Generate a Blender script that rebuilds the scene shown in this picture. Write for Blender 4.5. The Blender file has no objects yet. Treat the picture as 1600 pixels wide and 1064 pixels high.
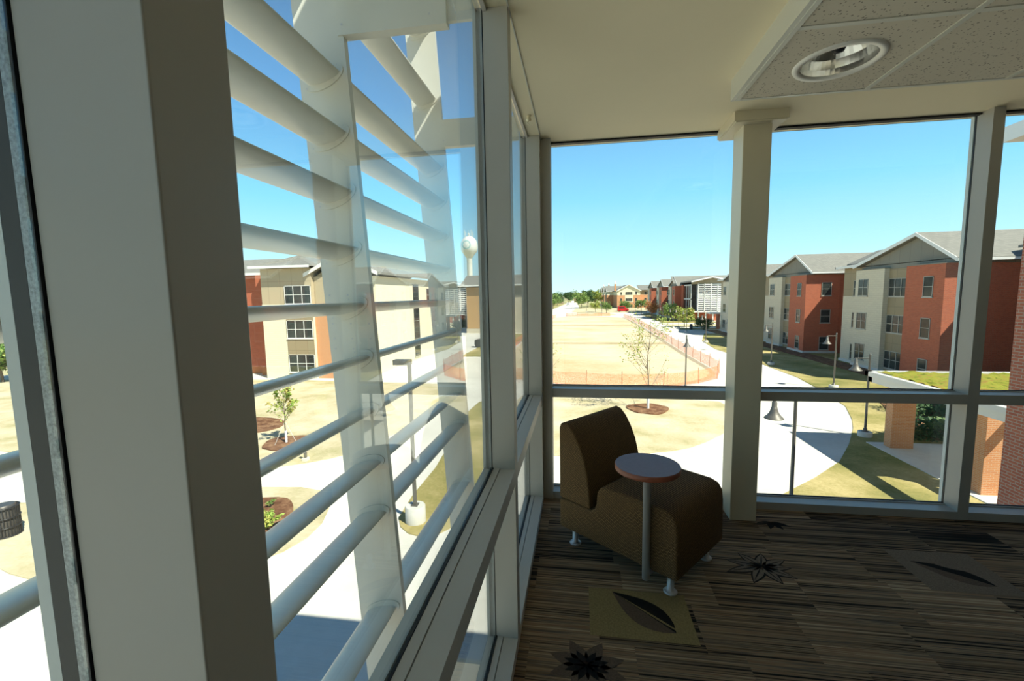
import bpy, bmesh, math, random
from mathutils import Vector, Matrix
random.seed(7)
sc = bpy.context.scene
COL = sc.collection
PI = math.pi
G = -5.9                      # outside ground level (room floor is z = 0)

# ------------------------------------------------------------------ camera
Yc = Vector((104, 72, -680)).normalized()
Zc = Vector((-115, 6623, 680)); Zc = (Zc - Zc.dot(Yc) * Yc).normalized()
Xc = Yc.cross(Zc)
M = Matrix((Xc, Yc, Zc))      # camera coords -> world
cd = bpy.data.cameras.new('camera'); cam = bpy.data.objects.new('camera', cd); COL.objects.link(cam)
cam.matrix_world = Matrix.Translation((0, 0, 1.55)) @ M.to_4x4()
cd.sensor_width = 36; cd.lens = 680 / 1600 * 36; cd.clip_start = 0.02; cd.clip_end = 3000
sc.camera = cam

# ------------------------------------------------------------------ light
sc.view_settings.view_transform = 'Standard'; sc.view_settings.look = 'None'
sc.view_settings.gamma = 1; sc.view_settings.use_curve_mapping = False
sc.view_settings.exposure = 0.45
w = bpy.data.worlds.new('sky'); sc.world = w; w.use_nodes = True
nt = w.node_tree; nt.nodes.clear()
out = nt.nodes.new('ShaderNodeOutputWorld'); bg = nt.nodes.new('ShaderNodeBackground')
tc = nt.nodes.new('ShaderNodeTexCoord'); sx = nt.nodes.new('ShaderNodeSeparateXYZ'); cr = nt.nodes.new('ShaderNodeValToRGB')
nt.links.new(tc.outputs['Generated'], sx.inputs[0]); nt.links.new(sx.outputs['Z'], cr.inputs[0])
nt.links.new(cr.outputs[0], bg.inputs[0]); nt.links.new(bg.outputs[0], out.inputs[0])
els = cr.color_ramp.elements
els[0].position = 0.0; els[0].color = (0.72, 0.93, 0.97, 1)
els[1].position = 1.0; els[1].color = (0.04, 0.08, 0.17, 1)
for p, c in ((0.08, (0.50, 0.85, 0.98)), (0.2, (0.26, 0.66, 0.97)), (0.38, (0.14, 0.38, 0.74)), (0.6, (0.07, 0.16, 0.33))):
    e = els.new(p); e.color = (*c, 1)
bg.inputs[1].default_value = 1.0
sd = bpy.data.lights.new('sun', 'SUN'); sun = bpy.data.objects.new('sun', sd); COL.objects.link(sun)
sd.energy = 6.5; sd.angle = math.radians(0.53); sd.color = (1.0, 0.94, 0.82)
sun.rotation_euler = Vector((0.82, -0.565, 1.2)).to_track_quat('Z', 'Y').to_euler()
sun.location = (30, -20, 50)
try:
    sc.cycles.transparent_max_bounces = 32; sc.cycles.max_bounces = 10; sc.cycles.diffuse_bounces = 6
    sc.cycles.use_denoising = True; sc.cycles.sample_clamp_indirect = 8
except Exception: pass

# ------------------------------------------------------------------ materials
def mat(name):
    m = bpy.data.materials.new(name); m.use_nodes = True
    return m, m.node_tree, m.node_tree.nodes['Principled BSDF']
def N(t, kind, **kw):
    n = t.nodes.new(kind)
    for k, v in kw.items(): setattr(n, k, v)
    return n
def pos(t, scale=(1, 1, 1), loc=(0, 0, 0), obj=False):
    g = N(t, 'ShaderNodeTexCoord') if obj else N(t, 'ShaderNodeNewGeometry')
    mp = N(t, 'ShaderNodeMapping'); mp.inputs['Scale'].default_value = scale; mp.inputs['Location'].default_value = loc
    t.links.new(g.outputs['Object' if obj else 'Position'], mp.inputs[0]); return mp.outputs[0]
def ramp(t, fac, stops, interp='LINEAR'):
    r = N(t, 'ShaderNodeValToRGB'); r.color_ramp.interpolation = interp
    e = r.color_ramp.elements
    e[0].position = stops[0][0]; e[0].color = (*stops[0][1], 1)
    e[1].position = stops[-1][0]; e[1].color = (*stops[-1][1], 1)
    for p, c in stops[1:-1]: e.new(p).color = (*c, 1)
    t.links.new(fac, r.inputs[0]); return r.outputs[0]
def noise(t, vec, scale, detail=4, rough=0.55):
    n = N(t, 'ShaderNodeTexNoise'); n.inputs['Scale'].default_value = scale
    n.inputs['Detail'].default_value = detail; n.inputs['Roughness'].default_value = rough
    t.links.new(vec, n.inputs['Vector']); return n.outputs['Fac']
def bump(t, b, h, strength=0.3, dist=0.01):
    n = N(t, 'ShaderNodeBump'); n.inputs['Strength'].default_value = strength; n.inputs['Distance'].default_value = dist
    t.links.new(h, n.inputs['Height']); t.links.new(n.outputs[0], b.inputs['Normal'])
def mottled(name, c, var=0.08, scale=3, rough=0.6, metal=0, bs=0.0, spec=0.5):
    m, t, b = mat(name)
    f = noise(t, pos(t), scale)
    lo = tuple(max(0, x * (1 - var)) for x in c); hi = tuple(min(1, x * (1 + var)) for x in c)
    t.links.new(ramp(t, f, [(0.3, lo), (0.7, hi)]), b.inputs['Base Color'])
    b.inputs['Roughness'].default_value = rough; b.inputs['Metallic'].default_value = metal
    b.inputs['Specular IOR Level'].default_value = spec
    if bs: bump(t, b, f, bs)
    return m
def brick(name, c1, c2, mortar, bw=0.2, bh=0.0677, ms=0.01):
    m, t, b = mat(name)
    g = N(t, 'ShaderNodeNewGeometry'); s = N(t, 'ShaderNodeSeparateXYZ'); t.links.new(g.outputs['Position'], s.inputs[0])
    a = N(t, 'ShaderNodeMath', operation='ADD'); t.links.new(s.outputs[0], a.inputs[0]); t.links.new(s.outputs[1], a.inputs[1])
    cx = N(t, 'ShaderNodeCombineXYZ'); t.links.new(a.outputs[0], cx.inputs[0]); t.links.new(s.outputs[2], cx.inputs[1])
    bt = N(t, 'ShaderNodeTexBrick'); t.links.new(cx.outputs[0], bt.inputs['Vector'])
    bt.inputs['Scale'].default_value = 1; bt.inputs['Brick Width'].default_value = bw; bt.inputs['Row Height'].default_value = bh
    bt.inputs['Mortar Size'].default_value = ms; bt.inputs['Mortar Smooth'].default_value = 0.2; bt.inputs['Bias'].default_value = -0.2
    bt.inputs['Color1'].default_value = (*c1, 1); bt.inputs['Color2'].default_value = (*c2, 1); bt.inputs['Mortar'].default_value = (*mortar, 1)
    t.links.new(bt.outputs['Color'], b.inputs['Base Color']); b.inputs['Roughness'].default_value = 0.85
    bump(t, b, bt.outputs['Fac'], -0.3, 0.005)
    return m
def panels(name, c, pw, ph, line=0.6):
    m, t, b = mat(name)
    g = N(t, 'ShaderNodeNewGeometry'); s = N(t, 'ShaderNodeSeparateXYZ'); t.links.new(g.outputs['Position'], s.inputs[0])
    a = N(t, 'ShaderNodeMath', operation='ADD'); t.links.new(s.outputs[0], a.inputs[0]); t.links.new(s.outputs[1], a.inputs[1])
    cx = N(t, 'ShaderNodeCombineXYZ'); t.links.new(a.outputs[0], cx.inputs[0]); t.links.new(s.outputs[2], cx.inputs[1])
    bt = N(t, 'ShaderNodeTexBrick'); t.links.new(cx.outputs[0], bt.inputs['Vector']); bt.offset = 0
    bt.inputs['Scale'].default_value = 1; bt.inputs['Brick Width'].default_value = pw; bt.inputs['Row Height'].default_value = ph
    bt.inputs['Mortar Size'].default_value = 0.015
    d = tuple(x * 0.93 for x in c)
    bt.inputs['Color1'].default_value = (*c, 1); bt.inputs['Color2'].default_value = (*d, 1); bt.inputs['Mortar'].default_value = (*[x * line for x in c], 1)
    t.links.new(bt.outputs['Color'], b.inputs['Base Color']); b.inputs['Roughness'].default_value = 0.7
    return m
def ground(name, c1, c2, c3, scale=0.35, fine=9, rough=0.95):
    m, t, b = mat(name)
    f = noise(t, pos(t), scale, 6, 0.6); h = noise(t, pos(t), fine, 5, 0.7)
    mx = N(t, 'ShaderNodeMath', operation='MULTIPLY_ADD'); mx.inputs[1].default_value = 0.35; t.links.new(h, mx.inputs[0]); t.links.new(f, mx.inputs[2])
    t.links.new(ramp(t, mx.outputs[0], [(0.45, c1), (0.66, c2), (0.86, c3)]), b.inputs['Base Color'])
    b.inputs['Roughness'].default_value = rough; b.inputs['Specular IOR Level'].default_value = 0.1
    return m
def glass(name, tint=(0.95, 0.98, 0.96), boost=1.0, gcol=(1, 1, 1)):
    m, t, b = mat(name); t.nodes.remove(b)
    o = t.nodes['Material Output']
    g = N(t, 'ShaderNodeNewGeometry'); dt = N(t, 'ShaderNodeVectorMath', operation='DOT_PRODUCT')
    t.links.new(g.outputs['Normal'], dt.inputs[0]); t.links.new(g.outputs['Incoming'], dt.inputs[1])
    ab = N(t, 'ShaderNodeMath', operation='ABSOLUTE'); t.links.new(dt.outputs['Value'], ab.inputs[0])
    su = N(t, 'ShaderNodeMath', operation='SUBTRACT'); su.inputs[0].default_value = 1; t.links.new(ab.outputs[0], su.inputs[1])
    pw = N(t, 'ShaderNodeMath', operation='POWER'); t.links.new(su.outputs[0], pw.inputs[0]); pw.inputs[1].default_value = 5
    ma = N(t, 'ShaderNodeMath', operation='MULTIPLY_ADD'); t.links.new(pw.outputs[0], ma.inputs[0])
    ma.inputs[1].default_value = 0.95 * boost; ma.inputs[2].default_value = 0.045 * boost
    tr = N(t, 'ShaderNodeBsdfTransparent'); tr.inputs[0].default_value = (*tint, 1)
    gl = N(t, 'ShaderNodeBsdfGlossy'); gl.inputs['Roughness'].default_value = 0.0; gl.inputs[0].default_value = (*gcol, 1)
    mx = N(t, 'ShaderNodeMixShader'); t.links.new(ma.outputs[0], mx.inputs[0]); t.links.new(tr.outputs[0], mx.inputs[1]); t.links.new(gl.outputs[0], mx.inputs[2])
    t.links.new(mx.outputs[0], o.inputs['Surface'])
    return m

MT = {}
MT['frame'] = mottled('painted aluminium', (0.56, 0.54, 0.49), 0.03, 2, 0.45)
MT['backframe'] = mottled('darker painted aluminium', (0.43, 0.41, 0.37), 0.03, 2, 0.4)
MT['cap'] = mottled('exterior aluminium cap', (0.55, 0.58, 0.56), 0.03, 2, 0.45)
MT['gasket'] = mottled('black rubber gasket', (0.012, 0.012, 0.014), 0.2, 20, 0.6)
MT['spacer'] = mottled('perforated pane spacer', (0.30, 0.33, 0.34), 0.35, 420, 0.5, 0.4)
MT['column'] = mottled('cream column paint', (0.66, 0.60, 0.45), 0.03, 2, 0.45)
MT['gyp'] = mottled('cream ceiling paint', (0.86, 0.77, 0.55), 0.015, 2, 0.8, 0, 0.02)
MT['fascia'] = mottled('pale metal trim', (0.62, 0.62, 0.55), 0.02, 2, 0.4)
MT['wallpaint'] = mottled('tan wall paint', (0.20, 0.17, 0.13), 0.02, 2, 0.8)
MT['glass'] = glass('window glass')
MT['sideglass'] = glass('side window glass', (0.93, 0.965, 0.95), 1.0)
MT['louver'] = mottled('white painted aluminium', (0.72, 0.70, 0.62), 0.03, 6, 0.32)
MT['chrome'] = mottled('polished metal', (0.75, 0.76, 0.78), 0.02, 3, 0.18, 1.0)
MT['reflector'] = mottled('brushed reflector', (0.85, 0.84, 0.80), 0.02, 3, 0.22, 0.9)
MT['satin'] = mottled('satin grey metal', (0.55, 0.56, 0.58), 0.03, 8, 0.35, 0.5)
MT['steel'] = mottled('dark bronze metal', (0.10, 0.09, 0.08), 0.1, 8, 0.45, 0.4)
MT['postmetal'] = mottled('weathered bronze post', (0.16, 0.15, 0.13), 0.15, 6, 0.5, 0.3)
MT['concrete'] = ground('concrete paving', (0.60, 0.57, 0.50), (0.68, 0.65, 0.57), (0.74, 0.71, 0.63), 0.25, 4)
MT['footing'] = mottled('concrete footing', (0.66, 0.64, 0.58), 0.06, 5, 0.9)
MT['lawn'] = ground('dormant lawn', (0.36, 0.33, 0.15), (0.58, 0.49, 0.31), (0.67, 0.59, 0.43), 0.35, 7)
MT['greenlawn'] = ground('green lawn', (0.17, 0.18, 0.055), (0.34, 0.29, 0.11), (0.56, 0.45, 0.22), 0.3, 8)
MT['field'] = ground('straw covered seedbed', (0.54, 0.41, 0.23), (0.64, 0.53, 0.35), (0.70, 0.61, 0.44), 0.12, 3)
MT['damp'] = ground('worn seedbed strip', (0.40, 0.31, 0.17), (0.48, 0.38, 0.23), (0.56, 0.46, 0.30), 0.3, 3)
MT['land'] = ground('far dry land', (0.25, 0.27, 0.12), (0.45, 0.40, 0.22), (0.55, 0.5, 0.3), 0.02, 0.5)
MT['mulch'] = ground('bark mulch', (0.10, 0.045, 0.025), (0.20, 0.10, 0.055), (0.34, 0.20, 0.11), 3, 22)
MT['sedum'] = ground('sedum planting', (0.08, 0.10, 0.015), (0.27, 0.28, 0.04), (0.30, 0.17, 0.05), 3.0, 14)
MT['brick'] = brick('red brick', (0.50, 0.115, 0.048), (0.38, 0.08, 0.035), (0.40, 0.24, 0.16), 0.2, 0.0677, 0.006)
MT['nearbrick'] = brick('red brick with pale mortar', (0.46, 0.13, 0.065), (0.36, 0.09, 0.05), (0.42, 0.30, 0.22), 0.2, 0.0677, 0.010)
MT['orangebrick'] = brick('orange brick', (0.62, 0.27, 0.11), (0.55, 0.22, 0.09), (0.60, 0.42, 0.27), 0.2, 0.0677, 0.008)
MT['block'] = brick('cream block', (0.66, 0.59, 0.44), (0.62, 0.55, 0.41), (0.50, 0.44, 0.33), 0.6, 0.2, 0.01)
MT['panel'] = panels('grey brown cladding', (0.23, 0.215, 0.17), 1.2, 3.2)
MT['tanpanel'] = panels('tan cladding', (0.34, 0.27, 0.16), 1.2, 1.6)
MT['ochre'] = panels('ochre cladding', (0.55, 0.33, 0.14), 1.2, 3.2, 0.75)
MT['paleblock'] = brick('pale cream block', (0.80, 0.73, 0.54), (0.77, 0.70, 0.51), (0.66, 0.58, 0.42), 0.6, 0.2, 0.01)
MT['tanlight'] = panels('light tan cladding', (0.50, 0.41, 0.27), 1.2, 3.2)
MT['creamwall'] = mottled('cream render', (0.80, 0.72, 0.50), 0.03, 0.8, 0.9)
MT['shingle'] = brick('asphalt shingles', (0.27, 0.26, 0.225), (0.21, 0.205, 0.18), (0.16, 0.155, 0.14), 0.3, 0.09, 0.01)
MT['white'] = mottled('white painted trim', (0.80, 0.79, 0.74), 0.02, 2, 0.5)
MT['metalroof'] = mottled('pale canopy edge metal', (0.66, 0.65, 0.60), 0.03, 1, 0.45)
m, t, b = mat('dark window pane'); t.links.new(ramp(t, noise(t, pos(t), 0.8), [(0.35, (0.025, 0.03, 0.03)), (0.7, (0.06, 0.07, 0.065))]), b.inputs['Base Color']); b.inputs['Roughness'].default_value = 0.12; b.inputs['Specular IOR Level'].default_value = 0.3
MT['pane'] = m
MT['bayglass'] = mottled('glass with painted sky reflection', (0.42, 0.42, 0.46), 0.1, 0.4, 0.2)  # pale base colour stands in for sky reflected in the far bay
MT['winframe'] = mottled('taupe window frame', (0.42, 0.40, 0.34), 0.04, 3, 0.5)
MT['sill'] = mottled('pale stone sill', (0.7, 0.66, 0.56), 0.04, 3, 0.7)
MT['bark'] = mottled('tree bark', (0.22, 0.17, 0.12), 0.3, 14, 0.9, 0, 0.4)
MT['trunkwrap'] = mottled('white trunk guard', (0.8, 0.8, 0.78), 0.03, 8, 0.6)
MT['rubber'] = mottled('black plastic', (0.02, 0.02, 0.022), 0.2, 9, 0.4)
MT['red'] = mottled('red car paint', (0.55, 0.03, 0.03), 0.05, 2, 0.25)
MT['silver'] = mottled('silver car paint', (0.6, 0.62, 0.63), 0.05, 2, 0.3)
MT['orangepost'] = mottled('rusty stake', (0.40, 0.13, 0.06), 0.15, 6, 0.7)
MT['teal'] = mottled('teal tank emblem', (0.32, 0.60, 0.62), 0.03, 1, 0.6)
MT['tank'] = mottled('white tank paint', (0.86, 0.85, 0.80), 0.02, 0.2, 0.5)
def leafmat(name, c1, c2, c3):
    m, t, b = mat(name)
    v = N(t, 'ShaderNodeTexVoronoi'); v.inputs['Scale'].default_value = 3.0; t.links.new(pos(t), v.inputs['Vector'])
    s = N(t, 'ShaderNodeSeparateColor'); t.links.new(v.outputs['Color'], s.inputs[0])
    t.links.new(ramp(t, s.outputs[0], [(0.2, c1), (0.5, c2), (0.8, c3)]), b.inputs['Base Color'])
    b.inputs['Roughness'].default_value = 0.7
    b.inputs['Transmission Weight'].default_value = 0.0
    return m
MT['leaf_light'] = leafmat('young leaves', (0.28, 0.40, 0.07), (0.40, 0.48, 0.10), (0.50, 0.42, 0.12))
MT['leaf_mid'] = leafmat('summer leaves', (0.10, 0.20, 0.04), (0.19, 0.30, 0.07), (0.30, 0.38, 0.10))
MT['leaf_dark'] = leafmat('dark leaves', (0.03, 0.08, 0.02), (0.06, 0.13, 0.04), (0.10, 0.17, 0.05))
MT['leaf_autumn'] = leafmat('autumn leaves', (0.50, 0.16, 0.04), (0.60, 0.25, 0.08), (0.40, 0.26, 0.10))
MT['leaf_yellow'] = leafmat('yellowing leaves', (0.25, 0.32, 0.05), (0.55, 0.50, 0.08), (0.15, 0.25, 0.05))
# fence netting: a square grid of orange plastic, open between the strands
m, t, b = mat('orange safety netting')
g = N(t, 'ShaderNodeNewGeometry'); s = N(t, 'ShaderNodeSeparateXYZ'); t.links.new(g.outputs['Position'], s.inputs[0])
wv = noise(t, pos(t, (9, 9, 12)), 3.5, 1)
lt = N(t, 'ShaderNodeMath', operation='LESS_THAN'); t.links.new(wv, lt.inputs[0]); lt.inputs[1].default_value = 0.44
tr = N(t, 'ShaderNodeBsdfTransparent'); mx = N(t, 'ShaderNodeMixShader')
b.inputs['Base Color'].default_value = (0.95, 0.30, 0.10, 1); b.inputs['Roughness'].default_value = 0.7
t.links.new(lt.outputs[0], mx.inputs[0]); t.links.new(tr.outputs[0], mx.inputs[1]); t.links.new(b.outputs[0], mx.inputs[2])
t.links.new(mx.outputs[0], t.nodes['Material Output'].inputs['Surface'])
MT['net'] = m
# woven upholstery
m, t, b = mat('woven brown upholstery')
br = N(t, 'ShaderNodeTexBrick'); mp = pos(t, (1, 1, 1), obj=True)
g = N(t, 'ShaderNodeSeparateXYZ'); t.links.new(mp, g.inputs[0])
a = N(t, 'ShaderNodeMath', operation='ADD'); t.links.new(g.outputs[0], a.inputs[0]); t.links.new(g.outputs[1], a.inputs[1])
a2 = N(t, 'ShaderNodeMath', operation='MULTIPLY_ADD'); t.links.new(g.outputs[0], a2.inputs[0]); a2.inputs[1].default_value = -0.6; t.links.new(g.outputs[2], a2.inputs[2])
cx = N(t, 'ShaderNodeCombineXYZ'); t.links.new(a.outputs[0], cx.inputs[0]); t.links.new(a2.outputs[0], cx.inputs[1])
t.links.new(cx.outputs[0], br.inputs['Vector']); br.inputs['Scale'].default_value = 1
br.inputs['Brick Width'].default_value = 0.013; br.inputs['Row Height'].default_value = 0.0075; br.inputs['Mortar Size'].default_value = 0.0016
br.inputs['Color1'].default_value = (0.24, 0.15, 0.065, 1); br.inputs['Color2'].default_value = (0.165, 0.105, 0.05, 1); br.inputs['Mortar'].default_value = (0.06, 0.038, 0.02, 1)
t.links.new(br.outputs['Color'], b.inputs['Base Color']); b.inputs['Roughness'].default_value = 0.9; b.inputs['Specular IOR Level'].default_value = 0.15
bump(t, b, br.outputs['Fac'], -0.3, 0.002); MT['fabric'] = m
MT['laminate'] = mottled('mauve laminate', (0.22, 0.15, 0.17), 0.06, 60, 0.5)
MT['edge'] = mottled('cherry wood edge', (0.28, 0.09, 0.05), 0.15, 14, 0.4)
# carpet
def carpet():
    m, t, b = mat('striped carpet tile')
    g = N(t, 'ShaderNodeNewGeometry'); s = N(t, 'ShaderNodeSeparateXYZ'); t.links.new(g.outputs['Position'], s.inputs[0])
    def mth(op, a, bb=None, c=None):
        n = N(t, 'ShaderNodeMath', operation=op)
        for i, v in enumerate((a, bb, c)):
            if v is None: continue
            if isinstance(v, (int, float)): n.inputs[i].default_value = v
            else: t.links.new(v, n.inputs[i])
        return n.outputs[0]
    ty = mth('FLOOR', mth('DIVIDE', s.outputs[1], 0.305))
    wn = N(t, 'ShaderNodeTexWhiteNoise', noise_dimensions='1D'); t.links.new(ty, wn.inputs['W'])
    xs = mth('ADD', s.outputs[0], mth('MULTIPLY', wn.outputs['Value'], 0.4))
    tx = mth('FLOOR', mth('DIVIDE', xs, 0.46))
    cb = N(t, 'ShaderNodeCombineXYZ'); t.links.new(tx, cb.inputs[0]); t.links.new(ty, cb.inputs[1])
    wt = N(t, 'ShaderNodeTexWhiteNoise', noise_dimensions='3D'); t.links.new(cb.outputs[0], wt.inputs['Vector'])
    # thin stripes, broken along their length
    v1 = N(t, 'ShaderNodeCombineXYZ'); t.links.new(mth('MULTIPLY', s.outputs[0], 1.0), v1.inputs[0])
    t.links.new(mth('MULTIPLY', s.outputs[1], 105), v1.inputs[1]); t.links.new(mth('MULTIPLY', wt.outputs['Value'], 40), v1.inputs[2])
    st = noise(t, v1.outputs[0], 1.0, 1.5, 0.5)
    f = mth('ADD', st, mth('MULTIPLY', mth('SUBTRACT', wt.outputs['Value'], 0.5), 0.20))
    big = noise(t, pos(t, (0.9, 3, 1)), 1.2, 2)
    f = mth('ADD', f, mth('MULTIPLY', mth('SUBTRACT', big, 0.5), 0.25))
    c = ramp(t, f, [(0.32, (0.02, 0.017, 0.015)), (0.40, (0.07, 0.048, 0.033)), (0.45, (0.24, 0.165, 0.095)), (0.50, (0.10, 0.085, 0.075)), (0.56, (0.33, 0.24, 0.145)), (0.63, (0.22, 0.125, 0.075)), (0.72, (0.45, 0.35, 0.23))], 'LINEAR')
    t.links.new(c, b.inputs['Base Color']); b.inputs['Roughness'].default_value = 1.0; b.inputs['Specular IOR Level'].default_value = 0.05
    bump(t, b, noise(t, pos(t), 400, 2), 0.5, 0.004)
    return m
MT['carpet'] = carpet()
MT['leafgold'] = mottled('olive carpet pile', (0.27, 0.21, 0.10), 0.2, 120, 1.0, 0, 0, 0.05)
MT['leafdark'] = mottled('black carpet pile', (0.022, 0.018, 0.016), 0.2, 120, 1.0, 0, 0, 0.05)
MT['leafbrown'] = mottled('brown carpet pile', (0.13, 0.095, 0.07), 0.2, 120, 1.0, 0, 0, 0.05)
MT['leaftaupe'] = mottled('taupe carpet pile', (0.20, 0.155, 0.115), 0.2, 120, 1.0, 0, 0, 0.05)
# acoustic tile
m, t, b = mat('acoustic ceiling tile')
v = N(t, 'ShaderNodeTexVoronoi'); v.inputs['Scale'].default_value = 85; t.links.new(pos(t), v.inputs['Vector'])
s = N(t, 'ShaderNodeSeparateColor'); t.links.new(v.outputs['Color'], s.inputs[0])
m1 = N(t, 'ShaderNodeMath', operation='MULTIPLY_ADD'); t.links.new(s.outputs[0], m1.inputs[0]); m1.inputs[1].default_value = -0.55; m1.inputs[2].default_value = 0.40
lt = N(t, 'ShaderNodeMath', operation='LESS_THAN'); t.links.new(v.outputs['Distance'], lt.inputs[0]); t.links.new(m1.outputs[0], lt.inputs[1])
t.links.new(ramp(t, lt.outputs[0], [(0.0, (0.64, 0.59, 0.48)), (1.0, (0.26, 0.235, 0.19))]), b.inputs['Base Color'])
b.inputs['Roughness'].default_value = 0.95; bump(t, b, lt.outputs[0], -0.5, 0.004); MT['act'] = m

# ------------------------------------------------------------------ mesh helpers
class MB:
    def __init__(s): s.v = []; s.f = []; s.sm = []; s.mi = []
    def add(s, vs, fs, smooth=False, mi=0):
        o = len(s.v); s.v += [tuple(p) for p in vs]
        for f in fs: s.f.append(tuple(i + o for i in f)); s.sm.append(smooth); s.mi.append(mi)
    def box(s, x0, x1, y0, y1, z0, z1, mi=0):
        x0, x1 = min(x0, x1), max(x0, x1); y0, y1 = min(y0, y1), max(y0, y1); z0, z1 = min(z0, z1), max(z0, z1)
        s.add([(x0, y0, z0), (x1, y0, z0), (x1, y1, z0), (x0, y1, z0), (x0, y0, z1), (x1, y0, z1), (x1, y1, z1), (x0, y1, z1)],
              [(0, 3, 2, 1), (4, 5, 6, 7), (0, 1, 5, 4), (1, 2, 6, 5), (2, 3, 7, 6), (3, 0, 4, 7)], mi=mi); return s
    def prism(s, loop, vec, smooth=False, mi=0):        # loop of 3D points, extruded by vec
        n = len(loop); vec = Vector(vec); a = [Vector(p) for p in loop]; b = [p + vec for p in a]
        nrm = Vector((0, 0, 0))
        for i in range(n): nrm += a[i].cross(a[(i + 1) % n])
        if nrm.dot(vec) > 0: a.reverse(); b.reverse()
        s.add(a + b, [tuple(range(n)), tuple(range(2 * n - 1, n - 1, -1))], mi=mi)
        s.add(a + b, [(i, i + n, (i + 1) % n + n, (i + 1) % n) for i in range(n)], smooth, mi); return s
    def tube(s, pts, rad, n=10, smooth=True, mi=0, cap=True):
        pts = [Vector(p) for p in pts]; rings = []
        for i, p in enumerate(pts):
            d = (pts[min(i + 1, len(pts) - 1)] - pts[max(i - 1, 0)]).normalized()
            u = d.orthogonal().normalized() if i == 0 else (u - u.dot(d) * d).normalized()
            vv = d.cross(u); r = rad[i] if isinstance(rad, (list, tuple)) else rad
            rings.append([p + u * math.cos(2 * PI * k / n) * r + vv * math.sin(2 * PI * k / n) * r for k in range(n)])
        vs = [q for r in rings for q in r]; fs = []
        for i in range(len(pts) - 1):
            for k in range(n): fs.append((i * n + k, i * n + (k + 1) % n, (i + 1) * n + (k + 1) % n, (i + 1) * n + k))
        s.add(vs, fs, smooth, mi)
        if cap: s.add(rings[0], [tuple(range(n - 1, -1, -1))], False, mi); s.add(rings[-1], [tuple(range(n))], False, mi)
        return s
    def lathe(s, c, prof, n=24, smooth=True, mi=0, cap=True):        # prof: (r, h) from bottom to top
        cx, cy, cz = c; vs = []
        for r, h in prof:
            for k in range(n):
                a = 2 * PI * k / n; vs.append((cx + r * math.cos(a), cy + r * math.sin(a), cz + h))
        fs = []
        for i in range(len(prof) - 1):
            for k in range(n): fs.append((i * n + k, i * n + (k + 1) % n, (i + 1) * n + (k + 1) % n, (i + 1) * n + k))
        s.add(vs, fs, smooth, mi)
        if not cap: return s
        if prof[0][0] > 1e-4: s.add(vs[:n], [tuple(range(n - 1, -1, -1))], False, mi)
        if prof[-1][0] > 1e-4: s.add(vs[-n:], [tuple(range(n))], False, mi)
        return s
    def build(s, name, m, parent=None, bevel=0, loc=None):
        me = bpy.data.meshes.new(name); me.from_pydata(s.v, [], s.f)
        for mm in (m if isinstance(m, (list, tuple)) else [m]): me.materials.append(MT[mm])
        me.polygons.foreach_set('use_smooth', s.sm); me.polygons.foreach_set('material_index', s.mi); me.update()
        o = bpy.data.objects.new(name, me); COL.objects.link(o)
        if parent is not None: o.parent = parent
        if loc is not None: o.location = loc
        if bevel:
            bm = bmesh.new(); bm.from_mesh(me); bmesh.ops.remove_doubles(bm, verts=bm.verts, dist=1e-5); bm.to_mesh(me); bm.free()
            md = o.modifiers.new('bevel', 'BEVEL'); md.width = bevel; md.segments = 3; md.limit_method = 'ANGLE'; md.angle_limit = math.radians(40)
        return o
def tag(o, label=None, cat=None, group=None, kind=None):
    if label: o['label'] = label
    if cat: o['category'] = cat
    if group: o['group'] = group
    if kind: o['kind'] = kind
    return o
def empty(name, loc, label, cat, group=None, rz=0):
    o = bpy.data.objects.new(name, None); COL.objects.link(o); o.location = loc; o.rotation_euler = (0, 0, rz)
    o.empty_display_size = 0.1
    return tag(o, label, cat, group)
def struct(name, mb, m, label=None, parent=None, bevel=0):
    return tag(mb.build(name, m, parent, bevel), label, None, None, 'structure')
def copy_tree(o, parent=None):
    c = o.copy(); COL.objects.link(c)
    if parent is not None: c.parent = parent
    for ch in list(o.children): copy_tree(ch, c)
    return c
def at(o, loc, rz=0, label=None, scale=None):
    o.location = loc; o.rotation_euler = (0, 0, rz)
    if label: o['label'] = label
    if scale: o.scale = (scale,) * 3
    return o
def BX(*a): return MB().box(*a)

# ------------------------------------------------------------------ room shell
XI, XG, XO = -0.265, -0.3665, -0.391      # left wall: inner face, glass, outer cap face
YI, YG = 3.20, 3.33                     # back wall: inner face, glass
CZ = 2.645
# floor with leaf inlays in the carpet
fl = BX(XO, 5.5, -3.5, YG + 0.05, -0.35, 0.0)
def inlay(pts, mi, z=0.0012): fl.add([(x, y, z) for x, y in pts], [tuple(range(len(pts)))], False, mi)
def ccw(p):
    a = sum(p[i][0] * p[(i + 1) % len(p)][1] - p[(i + 1) % len(p)][0] * p[i][1] for i in range(len(p)))
    return p if a > 0 else p[::-1]
def leaf(base, tip, width, mi, z, half=None, n=10):
    b, tp = Vector(base), Vector(tip); d = tp - b; nrm = Vector((-d.y, d.x)).normalized()
    up = [b + d * (i / n) + nrm * width * math.sin(PI * (i / n) ** 0.8) for i in range(n + 1)]
    dn = [b + d * (i / n) - nrm * width * math.sin(PI * (i / n) ** 0.8) for i in range(n + 1)]
    if half == 'up': p = up + [b + d * (i / n) for i in range(n - 1, 0, -1)]
    elif half == 'down': p = dn + [b + d * (i / n) for i in range(n - 1, 0, -1)]
    else: p = up + dn[-2:0:-1]
    inlay(ccw([(q.x, q.y) for q in p]), mi, z)
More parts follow.
